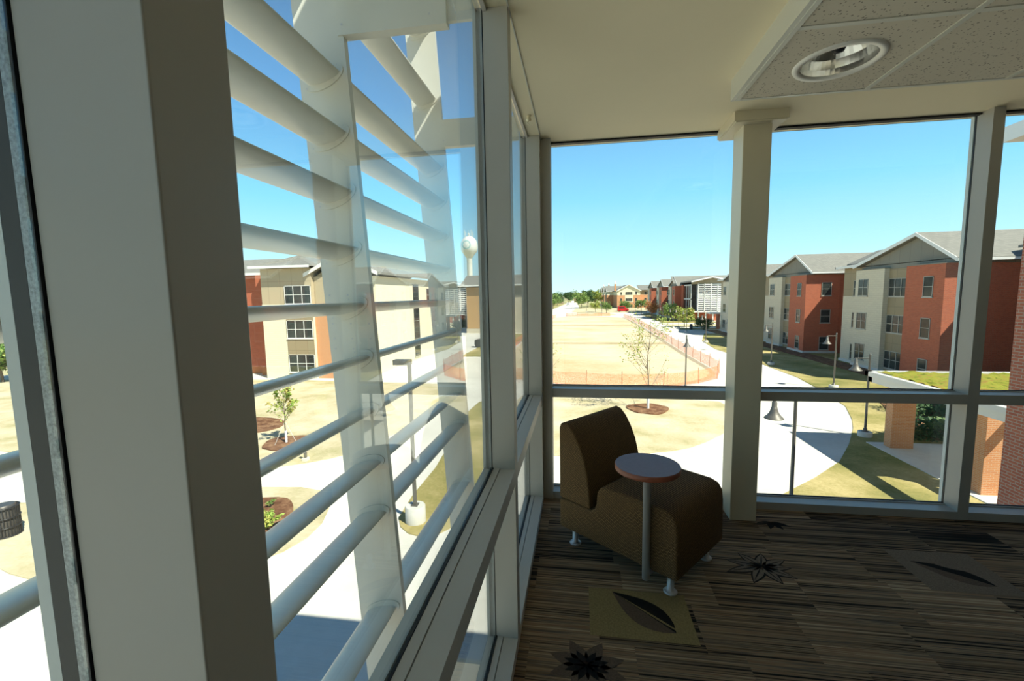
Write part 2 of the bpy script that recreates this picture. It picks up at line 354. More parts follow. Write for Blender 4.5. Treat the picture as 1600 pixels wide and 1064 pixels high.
# square gold tile with one broad leaf, by the chair's front foot
inlay([(0.05, 1.87), (0.53, 1.87), (0.53, 2.20), (0.05, 2.20)], 1, 0.0010)
leaf((0.44, 1.93), (0.17, 2.18), 0.085, 3, 0.0016); leaf((0.44, 1.93), (0.17, 2.18), 0.085, 2, 0.0020, 'down')
leaf((0.50, 1.90), (0.20, 2.155), 0.006, 1, 0.0024)
# dark palmate leaf
for ang, L in ((35, .16), (75, .15), (118, .15), (160, .16), (205, .19), (245, .19), (285, .17), (320, .16), (0, .13)):
    a = math.radians(ang); c0 = (1.02, 2.50)
    leaf(c0, (c0[0] + math.cos(a) * L * 1.22, c0[1] + math.sin(a) * L * 0.92), 0.034, 2, 0.0012)
    leaf(c0, (c0[0] + math.cos(a) * L * 1.15, c0[1] + math.sin(a) * L * 0.85), 0.026, 4, 0.0018); leaf(c0, (c0[0] + math.cos(a) * L * 1.1, c0[1] + math.sin(a) * L * 0.8), 0.004, 2, 0.0022)
# taupe tile with two overlapping leaves
leaf((2.15, 2.47), (1.87, 2.66), 0.07, 3, 0.0016, 'up'); leaf((2.15, 2.47), (1.87, 2.66), 0.07, 2, 0.0016, 'down'); leaf((2.16, 2.60), (1.90, 2.73), 0.05, 4, 0.0020)
inlay([(1.80, 2.40), (2.24, 2.40), (2.24, 2.77), (1.80, 2.77)], 4, 0.0010)
# dark flower near the left wall, and one near the column
for ang in (20, 65, 115, 160, 205, 250, 300, 340):
    a = math.radians(ang); leaf((0.03, 1.70), (0.03 + math.cos(a) * .17, 1.70 + math.sin(a) * .14), 0.035, 3, 0.0018); leaf((0.03, 1.70), (0.03 + math.cos(a) * .10, 1.70 + math.sin(a) * .08), 0.016, 2, 0.0022)
for ang in (200, 250, 290, 330):
    a = math.radians(ang); leaf((1.28, 3.02), (1.28 + math.cos(a) * .12, 3.02 + math.sin(a) * .1), 0.02, 2, 0.0018)
struct('floor', fl, ['carpet', 'leafgold', 'leafdark', 'leafbrown', 'leaftaupe'])

# ceiling: painted slab, dropped acoustic field, metal fascia, roof above
struct('ceiling', BX(XO, 5.5, -3.5, YG + 0.05, CZ, CZ + 0.12), 'gyp')
AX0, AY1, AZ = 0.81, 2.53, 2.545
act = MB()
cells_x = [AX0 + 0.61 * i for i in range(8)] ; cells_y = [AY1 - 0.61 * j for j in range(10)]
LC = (1.125, 2.215); LR = 0.155
for i in range(7):
    for j in range(9):
        x0, x1, y1, y0 = cells_x[i], cells_x[i + 1], cells_y[j], cells_y[j + 1]
        if i == 0 and j == 0:
            n = 48; inner = [(LC[0] + LR * math.cos(2 * PI * k / n), LC[1] + LR * math.sin(2 * PI * k / n), AZ) for k in range(n)]; outer = []
            for k in range(n):
                c, s_ = math.cos(2 * PI * k / n), math.sin(2 * PI * k / n)
                tx = ((x1 if c > 0 else x0) - LC[0]) / c if abs(c) > 1e-6 else 1e9; ty = ((y1 if s_ > 0 else y0) - LC[1]) / s_ if abs(s_) > 1e-6 else 1e9
                q = min(tx, ty); outer.append((LC[0] + c * q, LC[1] + s_ * q, AZ))
            act.add(inner + outer, [(k, (k + 1) % n, (k + 1) % n + n, k + n) for k in range(n)])
        else: act.add([(x0, y0, AZ), (x1, y0, AZ), (x1, y1, AZ), (x0, y1, AZ)], [(0, 3, 2, 1)])
struct('ceiling_tiles', act, 'act')
grid = MB()
for x in cells_x[1:]: grid.box(x - 0.012, x + 0.012, cells_y[-1], AY1, AZ - 0.004, AZ + 0.02)
for y in cells_y[1:]: grid.box(AX0, cells_x[-1], y - 0.012, y + 0.012, AZ - 0.003, AZ + 0.019)
struct('ceiling_grid', grid, 'fascia')
struct('trim_1', MB().box(AX0 - 0.02, AX0, -3.4, AY1 + 0.02, AZ - 0.002, CZ).box(AX0, 5.4, AY1, AY1 + 0.02, AZ - 0.002, CZ).box(AX0, AX0 + 0.02, -3.4, AY1, AZ - 0.006, AZ - 0.001), 'fascia')
struct('roof', BX(XO - 0.04, 9.5, -5, 4.2, 3.4, 3.75), 'white')
struct('wall_parapet', MB().box(XO, 9.4, 3.36, 3.5, 2.68, 3.4).box(XO + 0.02, XO + 0.15, -5, 3.36, 2.77, 3.4), 'panel')
struct('wall_right', BX(5.4, 5.5, -3.5, YG, 0, CZ), 'wallpaint')
struct('wall_left_blocker', BX(-0.36, XI + 0.02, -3.45, -1.25, 0, CZ), 'wallpaint')  # unseen solid section added in place of glazing, to darken the room's rear
struct('wall_rear', BX(XO, 5.5, -3.55, -3.45, 0, CZ), 'wallpaint')
struct('wall_lower', MB().box(XO, 9.0, -4, 3.30, G, -0.36), 'nearbrick')

# left curtain wall: mullions every 1.5 m, transom, head and sill rails
my = [-1.25, 0.25, 1.75, 3.12]
k = 2
for y in my:
    m_ = MB().box(-0.363, XI, y, y + 0.068, 0.0, CZ)
    o = struct('trim_%d' % k, m_, 'frame', bevel=0.0015); k += 1
    MB().box(-0.3655, -0.3635, y - 0.0015, y + 0.0695, 0, CZ).build('gasket', 'gasket', o)
    MB().box(-0.3745, -0.366, y - 0.0015, y + 0.0695, 0, CZ).build('pane_spacer', 'spacer', o)
    MB().box(-0.390, -0.3748, y - 0.0015, y + 0.0695, 0, CZ).build('gasket', 'gasket', o)
    MB().box(-0.402, -0.3903, y - 0.0015, y + 0.0695, -0.3, CZ + 0.1).build('outer_cap', 'cap', o)
rails = [(0.755, 0.82), (0.0, 0.05)]
for z0, z1 in rails:
    for a, b_ in zip(my[:-1], my[1:]):
        y0, y1 = a + 0.068, b_
        o = struct('trim_%d' % k, BX(XG + 0.038, XI, y0, y1, z0, z1), 'frame', bevel=0.001); k += 1
        MB().box(XG + 0.010, XG + 0.0355, y0, y1, z0, z1 + 0.002).build('glazing_bead', 'frame', o)
        MB().box(XG + 0.003, XG + 0.009, y0, y1, z0, z1 + 0.004).build('gasket', 'gasket', o)
        MB().box(XO - 0.010, XG - 0.004, y0, y1, z0 + 0.01, z1 - 0.002).build('outer_cap', 'cap', o)
o = struct('trim_%d' % k, MB().box(XG + 0.004, XG + 0.02, my[0], my[-1], CZ - 0.012, CZ - 0.001), 'frame'); k += 1
o = struct('trim_%d' % k, MB().box(XI, XI + 0.005, my[0], YI, CZ - 0.005, CZ - 0.0005), 'fascia'); k += 1
wn_ = 1
for a, b_ in zip(my[:-1], my[1:]):
    for z0, z1 in ((0.82, CZ - 0.02), (0.05, 0.755)):
        struct('window_%d' % wn_, BX(XG - 0.002, XG + 0.002, a + 0.0697, b_ - 0.0017, z0, z1), 'sideglass'); wn_ += 1

# back curtain wall
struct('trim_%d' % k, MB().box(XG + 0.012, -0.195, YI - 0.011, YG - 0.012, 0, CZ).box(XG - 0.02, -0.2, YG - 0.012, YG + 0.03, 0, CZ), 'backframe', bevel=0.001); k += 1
bx = [(-0.195, 1.07), (1.135, 2.51), (2.575, 3.95), (4.015, 5.4)]
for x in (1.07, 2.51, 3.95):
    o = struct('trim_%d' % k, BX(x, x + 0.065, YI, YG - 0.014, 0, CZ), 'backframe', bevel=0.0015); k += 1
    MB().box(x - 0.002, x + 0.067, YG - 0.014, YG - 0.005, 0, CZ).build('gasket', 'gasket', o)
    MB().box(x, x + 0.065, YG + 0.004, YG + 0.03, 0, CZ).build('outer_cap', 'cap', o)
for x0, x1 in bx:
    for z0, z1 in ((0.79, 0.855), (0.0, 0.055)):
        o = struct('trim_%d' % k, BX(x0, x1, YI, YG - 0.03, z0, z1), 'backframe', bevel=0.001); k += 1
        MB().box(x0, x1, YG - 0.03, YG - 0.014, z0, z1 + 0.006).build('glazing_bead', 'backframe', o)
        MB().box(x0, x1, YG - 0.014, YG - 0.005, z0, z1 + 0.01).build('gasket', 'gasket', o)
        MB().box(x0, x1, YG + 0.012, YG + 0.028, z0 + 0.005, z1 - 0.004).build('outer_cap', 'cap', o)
    o = struct('trim_%d' % k, BX(x0, x1, YG - 0.05, YG - 0.01, CZ - 0.012, CZ - 0.001), 'gasket'); k += 1
    for z0, z1 in ((0.855, CZ - 0.002), (0.055, 0.79)):
        struct('window_%d' % wn_, BX(x0 - 0.002, x1 + 0.002, YG - 0.003, YG + 0.003, z0, z1), 'glass'); wn_ += 1
# boxed column with stepped head plate
colm = struct('column', BX(1.018, 1.185, 3.02, YI - 0.002, 0, CZ - 0.035), 'column', bevel=0.004)
MB().box(0.945, 1.255, 2.96, YI + 0.1, CZ - 0.058, CZ - 0.001).box(0.955, 1.245, 2.965, YI + 0.1, CZ - 0.064, CZ - 0.058).build('head_plate', 'column', colm)
# small white socket on the ceiling pocket
sp = empty('ceiling_hook', (-0.30, 2.78, CZ), 'small cream fitting on the ceiling edge above the left windows', 'hook')
MB().lathe((0, 0, -0.035), [(0.012, 0), (0.018, 0.012), (0.010, 0.02), (0.014, 0.034)], 12).build('fitting_body', 'gyp', sp)
MB().tube([(0, 0, -0.03), (-0.012, 0.0, -0.045), (0.004, 0, -0.055)], 0.003, 6).build('hook_tip', 'gyp', sp)

# recessed downlight
dl = empty('recessed_downlight', (LC[0], LC[1], AZ), 'round recessed ceiling downlight with white ring and mirrored reflector, unlit', 'ceiling light')
MB().lathe((0, 0, 0), [(0.142, 0.004), (0.142, -0.006), (0.168, -0.008), (0.172, 0.0)], 48, cap=False).build('trim_ring', 'white', dl)
rf = MB(); n = 48
prof = [(0.145, -0.004), (0.142, 0.03), (0.132, 0.065), (0.112, 0.10), (0.0, 0.115)]
rf.add([(r * math.cos(2 * PI * q / n), r * math.sin(2 * PI * q / n), h) for r, h in prof for q in range(n)],
       [(i * n + q, (i + 1) * n + q, (i + 1) * n + (q + 1) % n, i * n + (q + 1) % n) for i in range(4) for q in range(n)], False)
rf.build('reflector', 'reflector', dl)
MB().lathe((0, 0, 0.11), [(0.0, -0.075), (0.02, -0.07), (0.03, -0.05), (0.028, -0.02), (0.02, 0.0)], 20).build('bulb', 'gasket', dl)

# ------------------------------------------------------------------ lounge chair with tablet
fu = Vector((0.78, -0.625, 0)).normalized(); ang = math.atan2(fu.y, fu.x)
ch = empty('lounge_chair', (-0.12, 2.60, 0), 'armless brown woven lounge chair with round tablet table, in the corner', 'chair', rz=ang)
Wd = 0.56
def pl(prof, w0=0.0, w1=Wd): return MB().prism([(u, w0, z) for u, z in prof], (0, w1 - w0, 0), True)
seatp = [(0.0, 0.115), (0.0, 0.30), (0.235, 0.30), (0.262, 0.315), (0.275, 0.35), (0.282, 0.42), (0.30, 0.452), (0.335, 0.468), (0.50, 0.474), (0.69, 0.470), (0.735, 0.455), (0.758, 0.42), (0.765, 0.36), (0.768, 0.115)]
backp = [(0.0, 0.303), (0.0, 0.745), (0.012, 0.772), (0.04, 0.785), (0.075, 0.775), (0.115, 0.735), (0.155, 0.67), (0.19, 0.59), (0.213, 0.50), (0.228, 0.40), (0.232, 0.303)]
def soft(o, w=0.012):
    md = o.modifiers.new('soft', 'BEVEL'); md.width = w; md.segments = 3; md.limit_method = 'ANGLE'; md.angle_limit = math.radians(50)
    return o
def weld(o):
    bm = bmesh.new(); bm.from_mesh(o.data); bmesh.ops.remove_doubles(bm, verts=bm.verts, dist=1e-5); bm.to_mesh(o.data); bm.free(); return o
soft(weld(pl(seatp).build('seat', 'fabric', ch)), 0.014)
soft(weld(pl(backp).build('backrest', 'fabric', ch)), 0.012)
for u, v_ in ((0.07, 0.07), (0.70, 0.07), (0.70, 0.49), (0.07, 0.49)):
    MB().lathe((u, v_, 0), [(0.034, 0.0), (0.036, 0.006), (0.030, 0.012), (0.018, 0.014), (0.018, 0.116)], 24).build('leg', 'satin', ch)
pu, pv = 0.615, -0.03
MB().lathe((pu, pv, 0.075), [(0.012, 0), (0.019, 0.006), (0.019, 0.57), (0.026, 0.575), (0.028, 0.59)], 24).box(pu - 0.012, pu + 0.012, pv, pv + 0.1, 0.095, 0.113).build('tablet_pole', 'satin', ch)
tt = MB().lathe((pu, pv, 0.665), [(0.157, 0.0), (0.160, 0.003), (0.160, 0.024), (0.158, 0.027)], 64).build('tablet_top', 'edge', ch)
MB().lathe((pu, pv, 0.692), [(0.158, 0.0), (0.1575, 0.0015)], 64).build('laminate_face', 'laminate', tt)

# ------------------------------------------------------------------ louvre screen outside the left wall
zs = [3.40, 2.93, 2.46, 2.22, 1.981, 1.742, 1.506, 1.276, 1.04, 0.803, 0.569, 0.11, -0.35]
def lx(z): return -0.905 - 0.058 * (z - 0.1)          # centre line of the fins leans outwards going up
fins = [-1.25, 0.27, 1.77, 3.13]
screen = empty('louver_screen', (-0.95, 1.77, -0.6), 'white sunshade of long elliptical louvre blades on upright fins, outside the left windows', 'sunshade')
SL = Vector((0.95, -1.77, 0.6))
def dot(mb, x, y, z, r, mi): mb.add([(x + r * math.cos(a_ * PI / 4), y, z + r * math.sin(a_ * PI / 4)) for a_ in range(8)], [tuple(range(8))], False, mi)
def fin(y):
    zt, zb = 3.75, -0.6
    b0, b1 = lambda z: lx(z) - 0.110, lambda z: lx(z) + 0.105
    p = MB().prism([(b0(zb), y, zb), (b1(zb), y, zb), (b1(zt), y, zt), (b0(zt), y, zt)], (0, 0.03, 0))
    for z in (1.44, 1.375, 1.33, 1.565):
        for dx in (-0.085, 0.0, 0.085): dot(p, lx(z) + dx, y - 0.0015, z, 0.0045, 1)
    f = p.build('fin', ['louver', 'satin'], screen, loc=SL)
    a = MB().box(b1(2.65) - 0.02, -0.51, y - 0.006, y + 0.04, 2.615, 2.80).box(-0.52, XO - 0.02, y + 0.01, y + 0.028, 2.63, 2.79)
    BX(b1(0) - 0.02, XO - 0.02, y + 0.004, y + 0.026, -0.30, -0.12).build('lower_arm', 'louver', f)
    for dx in (0.03, 0.40):
        for z in (2.76, 2.655): dot(a, b1(2.65) + dx - 0.03, y - 0.008, z, 0.005, 1)
    a.build('bracket_arm', ['louver', 'satin'], f)
for y in fins[1:]: fin(y)
def ell(cx, cz, a, b_, tilt, y, n=24):
    c, s_ = math.cos(tilt), math.sin(tilt); r = []
    for i in range(n):
        q = 2 * PI * i / n; u, v_ = a * math.cos(q), b_ * math.sin(q)
        r.append((cx + u * c - v_ * s_, y, cz + u * s_ + v_ * c))
    return r
T = math.radians(22)
spans = [(-1.2, 0.27), (0.30, 1.77), (1.80, 3.13)]
for si, (y0, y1) in enumerate(spans):
    L = y1 - y0; proto = None
    for z in zs:
        if proto is None:
            o = MB().prism(ell(0, 0, 0.075, 0.019, math.radians(15), 0.001), (0, L - 0.002, 0), True).build('blade', 'louver', screen)
            ff = MB().prism(ell(0, 0, 0.094, 0.042, T, L - 0.006), (0, 0.006, 0))
            for q in (0.5, 1.35, 3.4, 5.2):
                cxx, czz = 0.087 * math.cos(q), 0.036 * math.sin(q)
                dot(ff, cxx * math.cos(T) - czz * math.sin(T), L - 0.0095, cxx * math.sin(T) + czz * math.cos(T), 0.0028, 1)
            ff.build('end_flange', ['louver', 'satin'], o); proto = o
        else: o = copy_tree(proto, screen)
        o.location = Vector((lx(z), y0, z)) + SL

# ------------------------------------------------------------------ ground and paving
def slab(name, pts, m, top, thick=0.25, kind='structure', label=None):
    p = ccw(pts); mb = MB(); mb.prism([(x, y, top - thick) for x, y in p], (0, 0, thick)); o = mb.build(name, m); o['kind'] = kind
    if label: o['label'] = label
    return o
def smoothpoly(pts, it=2):
    for _ in range(it):
        q = []
        for i in range(len(pts)):
            a, b_ = Vector(pts[i]), Vector(pts[(i + 1) % len(pts)]); q += [tuple(a * .75 + b_ * .25), tuple(a * .25 + b_ * .75)]
        pts = q
    return pts
slab('land', [(-1500, -400), (1500, -400), (1500, 2600), (-1500, 2600)], 'land', G - 0.06, 1)
slab('paving', [(-60, -30), (60, -30), (60, 172), (-60, 172)], 'concrete', G, 0.3)
slab('road', [(-13, 165), (-2, 165), (0.5, 200), (-0.5, 340), (-3, 420), (-11, 420), (-10, 345), (-13, 240)], 'concrete', G - 0.01, 0.3)
slab('cross_road', [(-60, 160), (60, 160), (60, 178), (-60, 176)], 'concrete', G + 0.005, 0.3)
lw = G + 0.03
fieldp = [(-9, 47), (-7, 39), (-2.1, 36.5), (2.8, 35.0), (5.3, 35.1), (7.9, 36.0), (10.5, 38.3), (12.3, 41), (12.7, 44), (13.0, 60), (13.6, 87), (14.2, 117), (14, 138), (8, 146), (-4, 147), (-8.5, 140)]
slab('seedbed', smoothpoly(fieldp, 1), 'field', lw)
for y0, w_ in ((66, 2.4), (104, 2.8)): slab('drainage_strip', [(-8.3, y0), (12.6, y0 - 1), (12.6, y0 - 1 + w_), (-8.3, y0 + w_)], 'damp', lw + 0.01, 0.02)
slab('lawn_center', smoothpoly([(-4.5, 33), (-1.8, 31.5), (9.3, 31.5), (9.8, 29), (8.1, 24.4), (5.7, 21.6), (4.0, 20.6), (1, 19.8), (-2, 19.6), (-4, 22)], 1), 'lawn', lw)
slab('lawn_right', [(22.5, 83), (18.7, 70), (17.7, 60), (18.2, 54), (18.6, 47.1), (18.6, 40.2), (18.0, 35.7), (16.9, 30.2), (15.6, 27.2), (14.6, 25.3), (12.9, 22.6), (11.2, 20.2), (9.3, 18.3), (6.7, 16.0), (5, 14.5), (9.0, 12), (9.05, 8), (22, 8), (40, 10), (40, 83)], 'greenlawn', lw)
slab('canopy_pad', [(13.85, 22.95), (24, 22.95), (24, 8), (9.2, 8), (9.2, 9.5), (13.9, 15.5)], 'concrete', lw + 0.03)
slab('lawn_beyond', [(20.5, 92.5), (22.3, 92.5), (30, 92.2), (30, 95.5), (20.5, 95.5)], 'greenlawn', lw)
slab('lawn_beyond', [(19.9, 98.8), (36, 98.8), (36, 108), (20.3, 108)], 'lawn', lw)
slab('lawn_beyond', [(20.8, 112), (34, 112), (34, 116), (27, 118), (26.4, 170), (21.6, 160)], 'greenlawn', lw)
slab('lawn_verge', [(-3, 185), (3, 180), (14, 178), (60, 178), (60, 232), (-1.5, 232)], 'lawn', lw)
slab('lawn_verge', smoothpoly([(-1, 158), (8, 156), (13.8, 156), (12.5, 170), (7.8, 171), (0, 172)], 1), 'lawn', lw)
slab('lawn_verge', smoothpoly([(-3.6, 151), (11, 150.5), (11, 154), (-3.8, 154.6)], 1), 'lawn', lw + 0.002)
slab('lawn_verge', [(-60, 180), (-16, 180), (-14, 250), (-11, 345), (-60, 400)], 'greenlawn', lw)
# left side: lawns and planting beds below the side window
slab('lawn_left', smoothpoly([(-62, 36.5), (-62, 21), (-34, 17.8), (-28, 17.2), (-20, 16.4), (-14.2, 16.6), (-12.6, 17.3), (-11.1, 18.5), (-10.2, 20.5), (-9.6, 25), (-9.4, 33), (-11.5, 36)], 1), 'lawn', lw)
slab('lawn_left', smoothpoly([(-24, 12.4), (-21, 12.6), (-19, 13), (-14, 14.8), (-12.7, 14.95), (-10.3, 15.2), (-9.0, 14.2), (-8.3, 12.2), (-8.8, 10.6), (-11.5, 8.5), (-17, 9.3), (-19, 10.5)], 1), 'lawn', lw + 0.001)
slab('lawn_left', smoothpoly([(-6.9, 31), (-4.6, 31), (-4.2, 20), (-3.9, 13.2), (-4.6, 12.2), (-5.6, 12.5), (-6.2, 13.6), (-6.2, 19), (-7.2, 24)], 1), 'greenlawn', lw)
slab('lawn_left', [(-14.5, 52), (-9.8, 52), (-9.8, 84), (-14.5, 84)], 'greenlawn', lw)
slab('mulch_bed', smoothpoly([(-34, 25.5), (-20.6, 24.2), (-18.6, 24.1), (-17.4, 23.2), (-17.2, 22.1), (-18.0, 21.1), (-26, 20.6), (-38, 22.5)], 1), 'mulch', lw + 0.05, 0.08)
slab('mulch_bed', smoothpoly([(-13.5, 13.6), (-11.9, 14.0), (-10.9, 14.2), (-10.3, 13.8), (-9.75, 13.0), (-9.75, 12.0), (-9.95, 11.5), (-11.5, 9.9), (-14, 10.8)], 1), 'mulch', lw + 0.05, 0.08)
slab('mulch_bed', [(-60, 40), (-40, 27.5), (-40, 30), (-45, 36)], 'mulch', lw + 0.06, 0.08)
slab('mulch_bed', smoothpoly([(15.4, 23.6), (24, 23.4), (25, 36), (21, 36), (18.8, 29)], 1), 'mulch', lw + 0.04, 0.08)
slab('mulch_bed', [(24.6, 36.2), (26.8, 36.2), (26.8, 90), (24.6, 90)], 'mulch', lw + 0.03, 0.06)
def ring(x, y, r): slab('mulch_ring', [(x + r * (1 + 0.1 * math.sin(3 * q)) * math.cos(q), y + r * (1 + 0.08 * math.cos(5 * q)) * math.sin(q)) for q in [2 * PI * i / 20 for i in range(20)]], 'mulch', lw + 0.06, 0.08)
ring(-15.0, 19.9, 1.15); ring(4.4, 28.4, 1.3); ring(-2.9, 28.0, 1.0)

# ------------------------------------------------------------------ building kit
LT = Vector
def box_m(parent, name, m, *b):            # one wall part made of boxes
    mb = MB()
    for q in b: mb.box(*q)
    return mb.build(name, m, parent)
def window(parent, ax, c, sgn, a0, a1, z0, z1, nx, ny=2, fm='winframe', name='window'):
    """ax 'x': wall plane x=c seen from side sgn; spans a0..a1 along the other axis"""
    a0, a1 = min(a0, a1), max(a0, a1); fw = 0.042
    def B(mb, p0, p1, q0, q1, d0, d1):
        if ax == 'x': mb.box(c + sgn * d0, c + sgn * d1, p0, p1, q0, q1)
        else: mb.box(p0, p1, c + sgn * d0, c + sgn * d1, q0, q1)
    f = MB()
    B(f, a0, a1, z0, z0 + fw, -.03, .05); B(f, a0, a1, z1 - fw, z1, -.03, .05)
    B(f, a0, a0 + fw, z0, z1, -.03, .05); B(f, a1 - fw, a1, z0, z1, -.03, .05)
    for i in range(1, nx):
        p = a0 + (a1 - a0) * i / nx; B(f, p - fw * .6, p + fw * .6, z0, z1, -.03, .045)
    for j in range(1, ny):
        p = z0 + (z1 - z0) * j / ny; B(f, a0, a1, p - .022, p + .022, -.03, .035)
    B(f, a0 - .05, a1 + .05, z0 - .09, z0, -.03, .07)
    o = f.build(name, fm, parent); g = MB(); B(g, a0 + .02, a1 - .02, z0 + .02, z1 - .02, -.02, .012); g.build('pane', 'pane', o)
    return o
def rows(parent, ax, c, sgn, a0, a1, nx, zt=(2.46, -0.72, -3.9), h=1.55, **kw):
    for z in zt: window(parent, ax, c, sgn, a0, a1, z - h, z, nx, **kw)
def gable_x(parent, x0, x1, y0, yp, y1, ze0, zp, ze1, thick=0.22, over=0.45):
    """gable roof with its ridge along x; y0/y1 eaves, yp ridge; x0 is the gable end"""
    mb = MB(); e = over
    def sl(ya, za, yb, zb): mb.prism([(x0 - e, ya, za), (x0 - e, yb, zb), (x0 - e, yb, zb + thick), (x0 - e, ya, za + thick)], (x1 - x0 + e, 0, 0))
    k0 = (zp - ze0) / (yp - y0); k1 = (zp - ze1) / (y1 - yp)
    sl(y0 - e, ze0 - k0 * e, yp, zp); sl(yp, zp, y1 + e, ze1 - k1 * e)
    r = mb.build('roof', 'shingle', parent)
    tr = MB(); q = x0 - e - 0.02
    for ya, za, yb, zb in ((y0 - e, ze0 - k0 * e, yp, zp), (yp, zp, y1 + e, ze1 - k1 * e)):
        tr.prism([(q, ya, za - .05), (q, yb, zb - .05), (q, yb, zb + thick + .01), (q, ya, za + thick + .01)], (.05, 0, 0))
    tr.box(x0 - e, x1, y0 - e - .12, y0 - e, ze0 - k0 * e - .02, ze0 - k0 * e + .16)
    tr.box(x0 - e, x1, y1 + e, y1 + e + .12, ze1 - k1 * e - .02, ze1 - k1 * e + .16)
    tr.build('eave_trim', 'white', r)
    return r

# ------------------------------------------------------------------ right row of halls
def unit(parent, y0, X=26.4, wins=True, tail=True, sp=5.6):
    """one gabled block: brick wing, recessed bay, cream wing, low wing, going away along y"""
    xb = X + 12
    box_m(parent, 'brick_wall', 'brick', (X, X + 3.7, y0, y0 + 3.85, G, 3.35), (X + 3.7, xb, y0 + 0.02, y0 + 3.8, G, 3.3))
    box_m(parent, 'brick_cap', 'panel', (X - .04, X + .9, y0 - .04, y0 + 3.9, 3.35, 3.43))
    c = box_m(parent, 'cladding', 'panel', (X + .8, xb, y0 + .05, y0 + 11.0, 3.3, 3.75))
    mb = MB(); mb.prism([(X + .8, y0 + .05, 3.7), (X + .8, y0 + 11, 3.7), (X + .8, y0 + 3.7, 5.75)], (.3, 0, 0)); mb.build('gable_wall', 'panel', parent)
    box_m(parent, 'bay_panel', 'tanpanel', (X + .75, X + 2, y0 + 3.85, y0 + 7.05, G, 3.3))
    box_m(parent, 'block_wall', 'block', (X + .35, X + 3, y0 + 7.0, y0 + 11.0, G, 3.35), (X + 1.0, xb, y0 + 11, y0 + 14.1, G, 0.9))
    box_m(parent, 'block_cap', 'panel', (X + .31, X + .9, y0 + 6.96, y0 + 11.04, 3.35, 3.43))
    box_m(parent, 'low_wing', 'tanpanel', (X + 1.0, xb, y0 + 11, y0 + 14.1, 0.9, 3.8))
    box_m(parent, 'rear_wall', 'brick', (X + 5.2, X + 10, y0 + 14, y0 + 19.6, G, 4.2))
    gable_x(parent, X + .8, xb + 3, y0, y0 + 3.7, y0 + 11.1, 3.75, 5.8, 3.75)
    mb = MB(); mb.prism([(X + .5, y0 + 11.0, 3.75), (X + .5, y0 + 14.6, 3.75), (X + 4.4, y0 + 14.6, 4.35), (X + 4.4, y0 + 11.0, 4.35)], (0, 0, .16))
    mb.prism([(X + 4.4, y0 + 11.0, 4.3), (X + 4.4, y0 + 20, 4.3), (X + 7.5, y0 + 20, 5.8), (X + 7.5, y0 + 11.0, 5.8)], (0, 0, .16)); r = mb.build('roof', 'shingle', parent)
    box_m(r, 'eave_trim', 'white', (X + .4, X + .5, y0 + 11.2, y0 + 14.7, 3.7, 3.93), (X + .4, X + 3.2, y0 + 14.6, y0 + 14.7, 3.72, 3.95))
    for q in ((X - .06, X + 3.7, y0 - .06, y0 + 3.9, G, G + .3), (X + .3, X + 2, y0 + 6.95, y0 + 11.05, G, G + .3), (X + .9, X + 3, y0 + 10.9, y0 + 14.15, G, G + .3)): box_m(parent, 'base_trim', 'footing', q)
    if wins:
        rows(parent, 'x', X, -1, y0 + 1.0, y0 + 1.95, 1)
        rows(parent, 'x', X + .75, -1, y0 + 3.95, y0 + 6.95, 4)
        rows(parent, 'x', X + .35, -1, y0 + 9.1, y0 + 10.5, 2, zt=(2.5, -0.65, -3.6))
        rows(parent, 'x', X + 1.0, -1, y0 + 11.3, y0 + 12.4, 2)
        rows(parent, 'y', y0, -1, X + 1.7, X + 2.75, 1); rows(parent, 'y', y0, -1, X + 4.9, X + 5.9, 1)
h = empty('residence_hall', (26.4, 36.4, G), 'long brick and cream hall with repeated gables, across the walk at right', 'building')
class Off: pass
inv = (-26.4, -36.4, -G)
def place(parent):           # children were built in world coordinates: cancel the Empty's own offset
    for ch_ in parent.children: ch_.location = Vector(ch_.location) - parent.location
for y0 in (36.4, 56.1, 76.2): unit(h, y0)
unit(h, 16.4, wins=False)      # the nearest block, cut by the picture edge
rows(h, 'x', 27.4, -1, 27.7, 28.8, 2)
place(h)
h2 = empty('residence_hall', (26.4, 127, G), 'far brick hall with three small gables and a white louvred glass bay', 'building')
for y0 in (126.5, 146.5, 166.5): unit(h2, y0)
box_m(h2, 'brick_wall', 'brick', (28.0, 34, 124.5, 127, G, 3.6))
mb = MB().box(28.4, 29.6, 117.2, 124.5, -3.3, 3.6); b_ = mb.build('glass_bay', 'pane', h2)
box_m(b_, 'bay_frame', 'white', (28.3, 28.4, 117, 124.5, -3.5, -3.3), (28.3, 28.4, 117, 117.2, -3.3, 3.4), (28.3, 28.4, 119.5, 119.6, -3.3, 3.4), (28.3, 28.4, 122, 122.1, -3.3, 3.4), (28.3, 28.4, 117, 124.5, -.3, 0), (28.3, 28.4, 117, 124.5, 3.3, 3.6))
box_m(h2, 'bay_wall', 'bayglass', (29.6, 36, 117.4, 124, -3.2, 3.4))
lv = MB()
for i in range(13): lv.box(29.8, 36.2, 116.2, 116.5, -2.9 + i * .52, -2.66 + i * .52)
lvo = lv.build('louver_panel', 'white', h2)
box_m(lvo, 'louver_mullion', 'white', *[(29.75 + i * 1.55, 29.9 + i * 1.55, 116.1, 116.55, -3.4, 3.7) for i in range(5)])
box_m(h2, 'bay_floor', 'white', (28.3, 36.4, 116.1, 124.5, -3.5, -3.2))
for i in range(4): box_m(h2, 'stilt', 'white', (30.0 + i * 1.75, 30.25 + i * 1.75, 116.6, 116.9, G, -3.5))
box_m(h2, 'brick_wall', 'brick', (28.4, 40, 121, 121.4, G, -3.4))
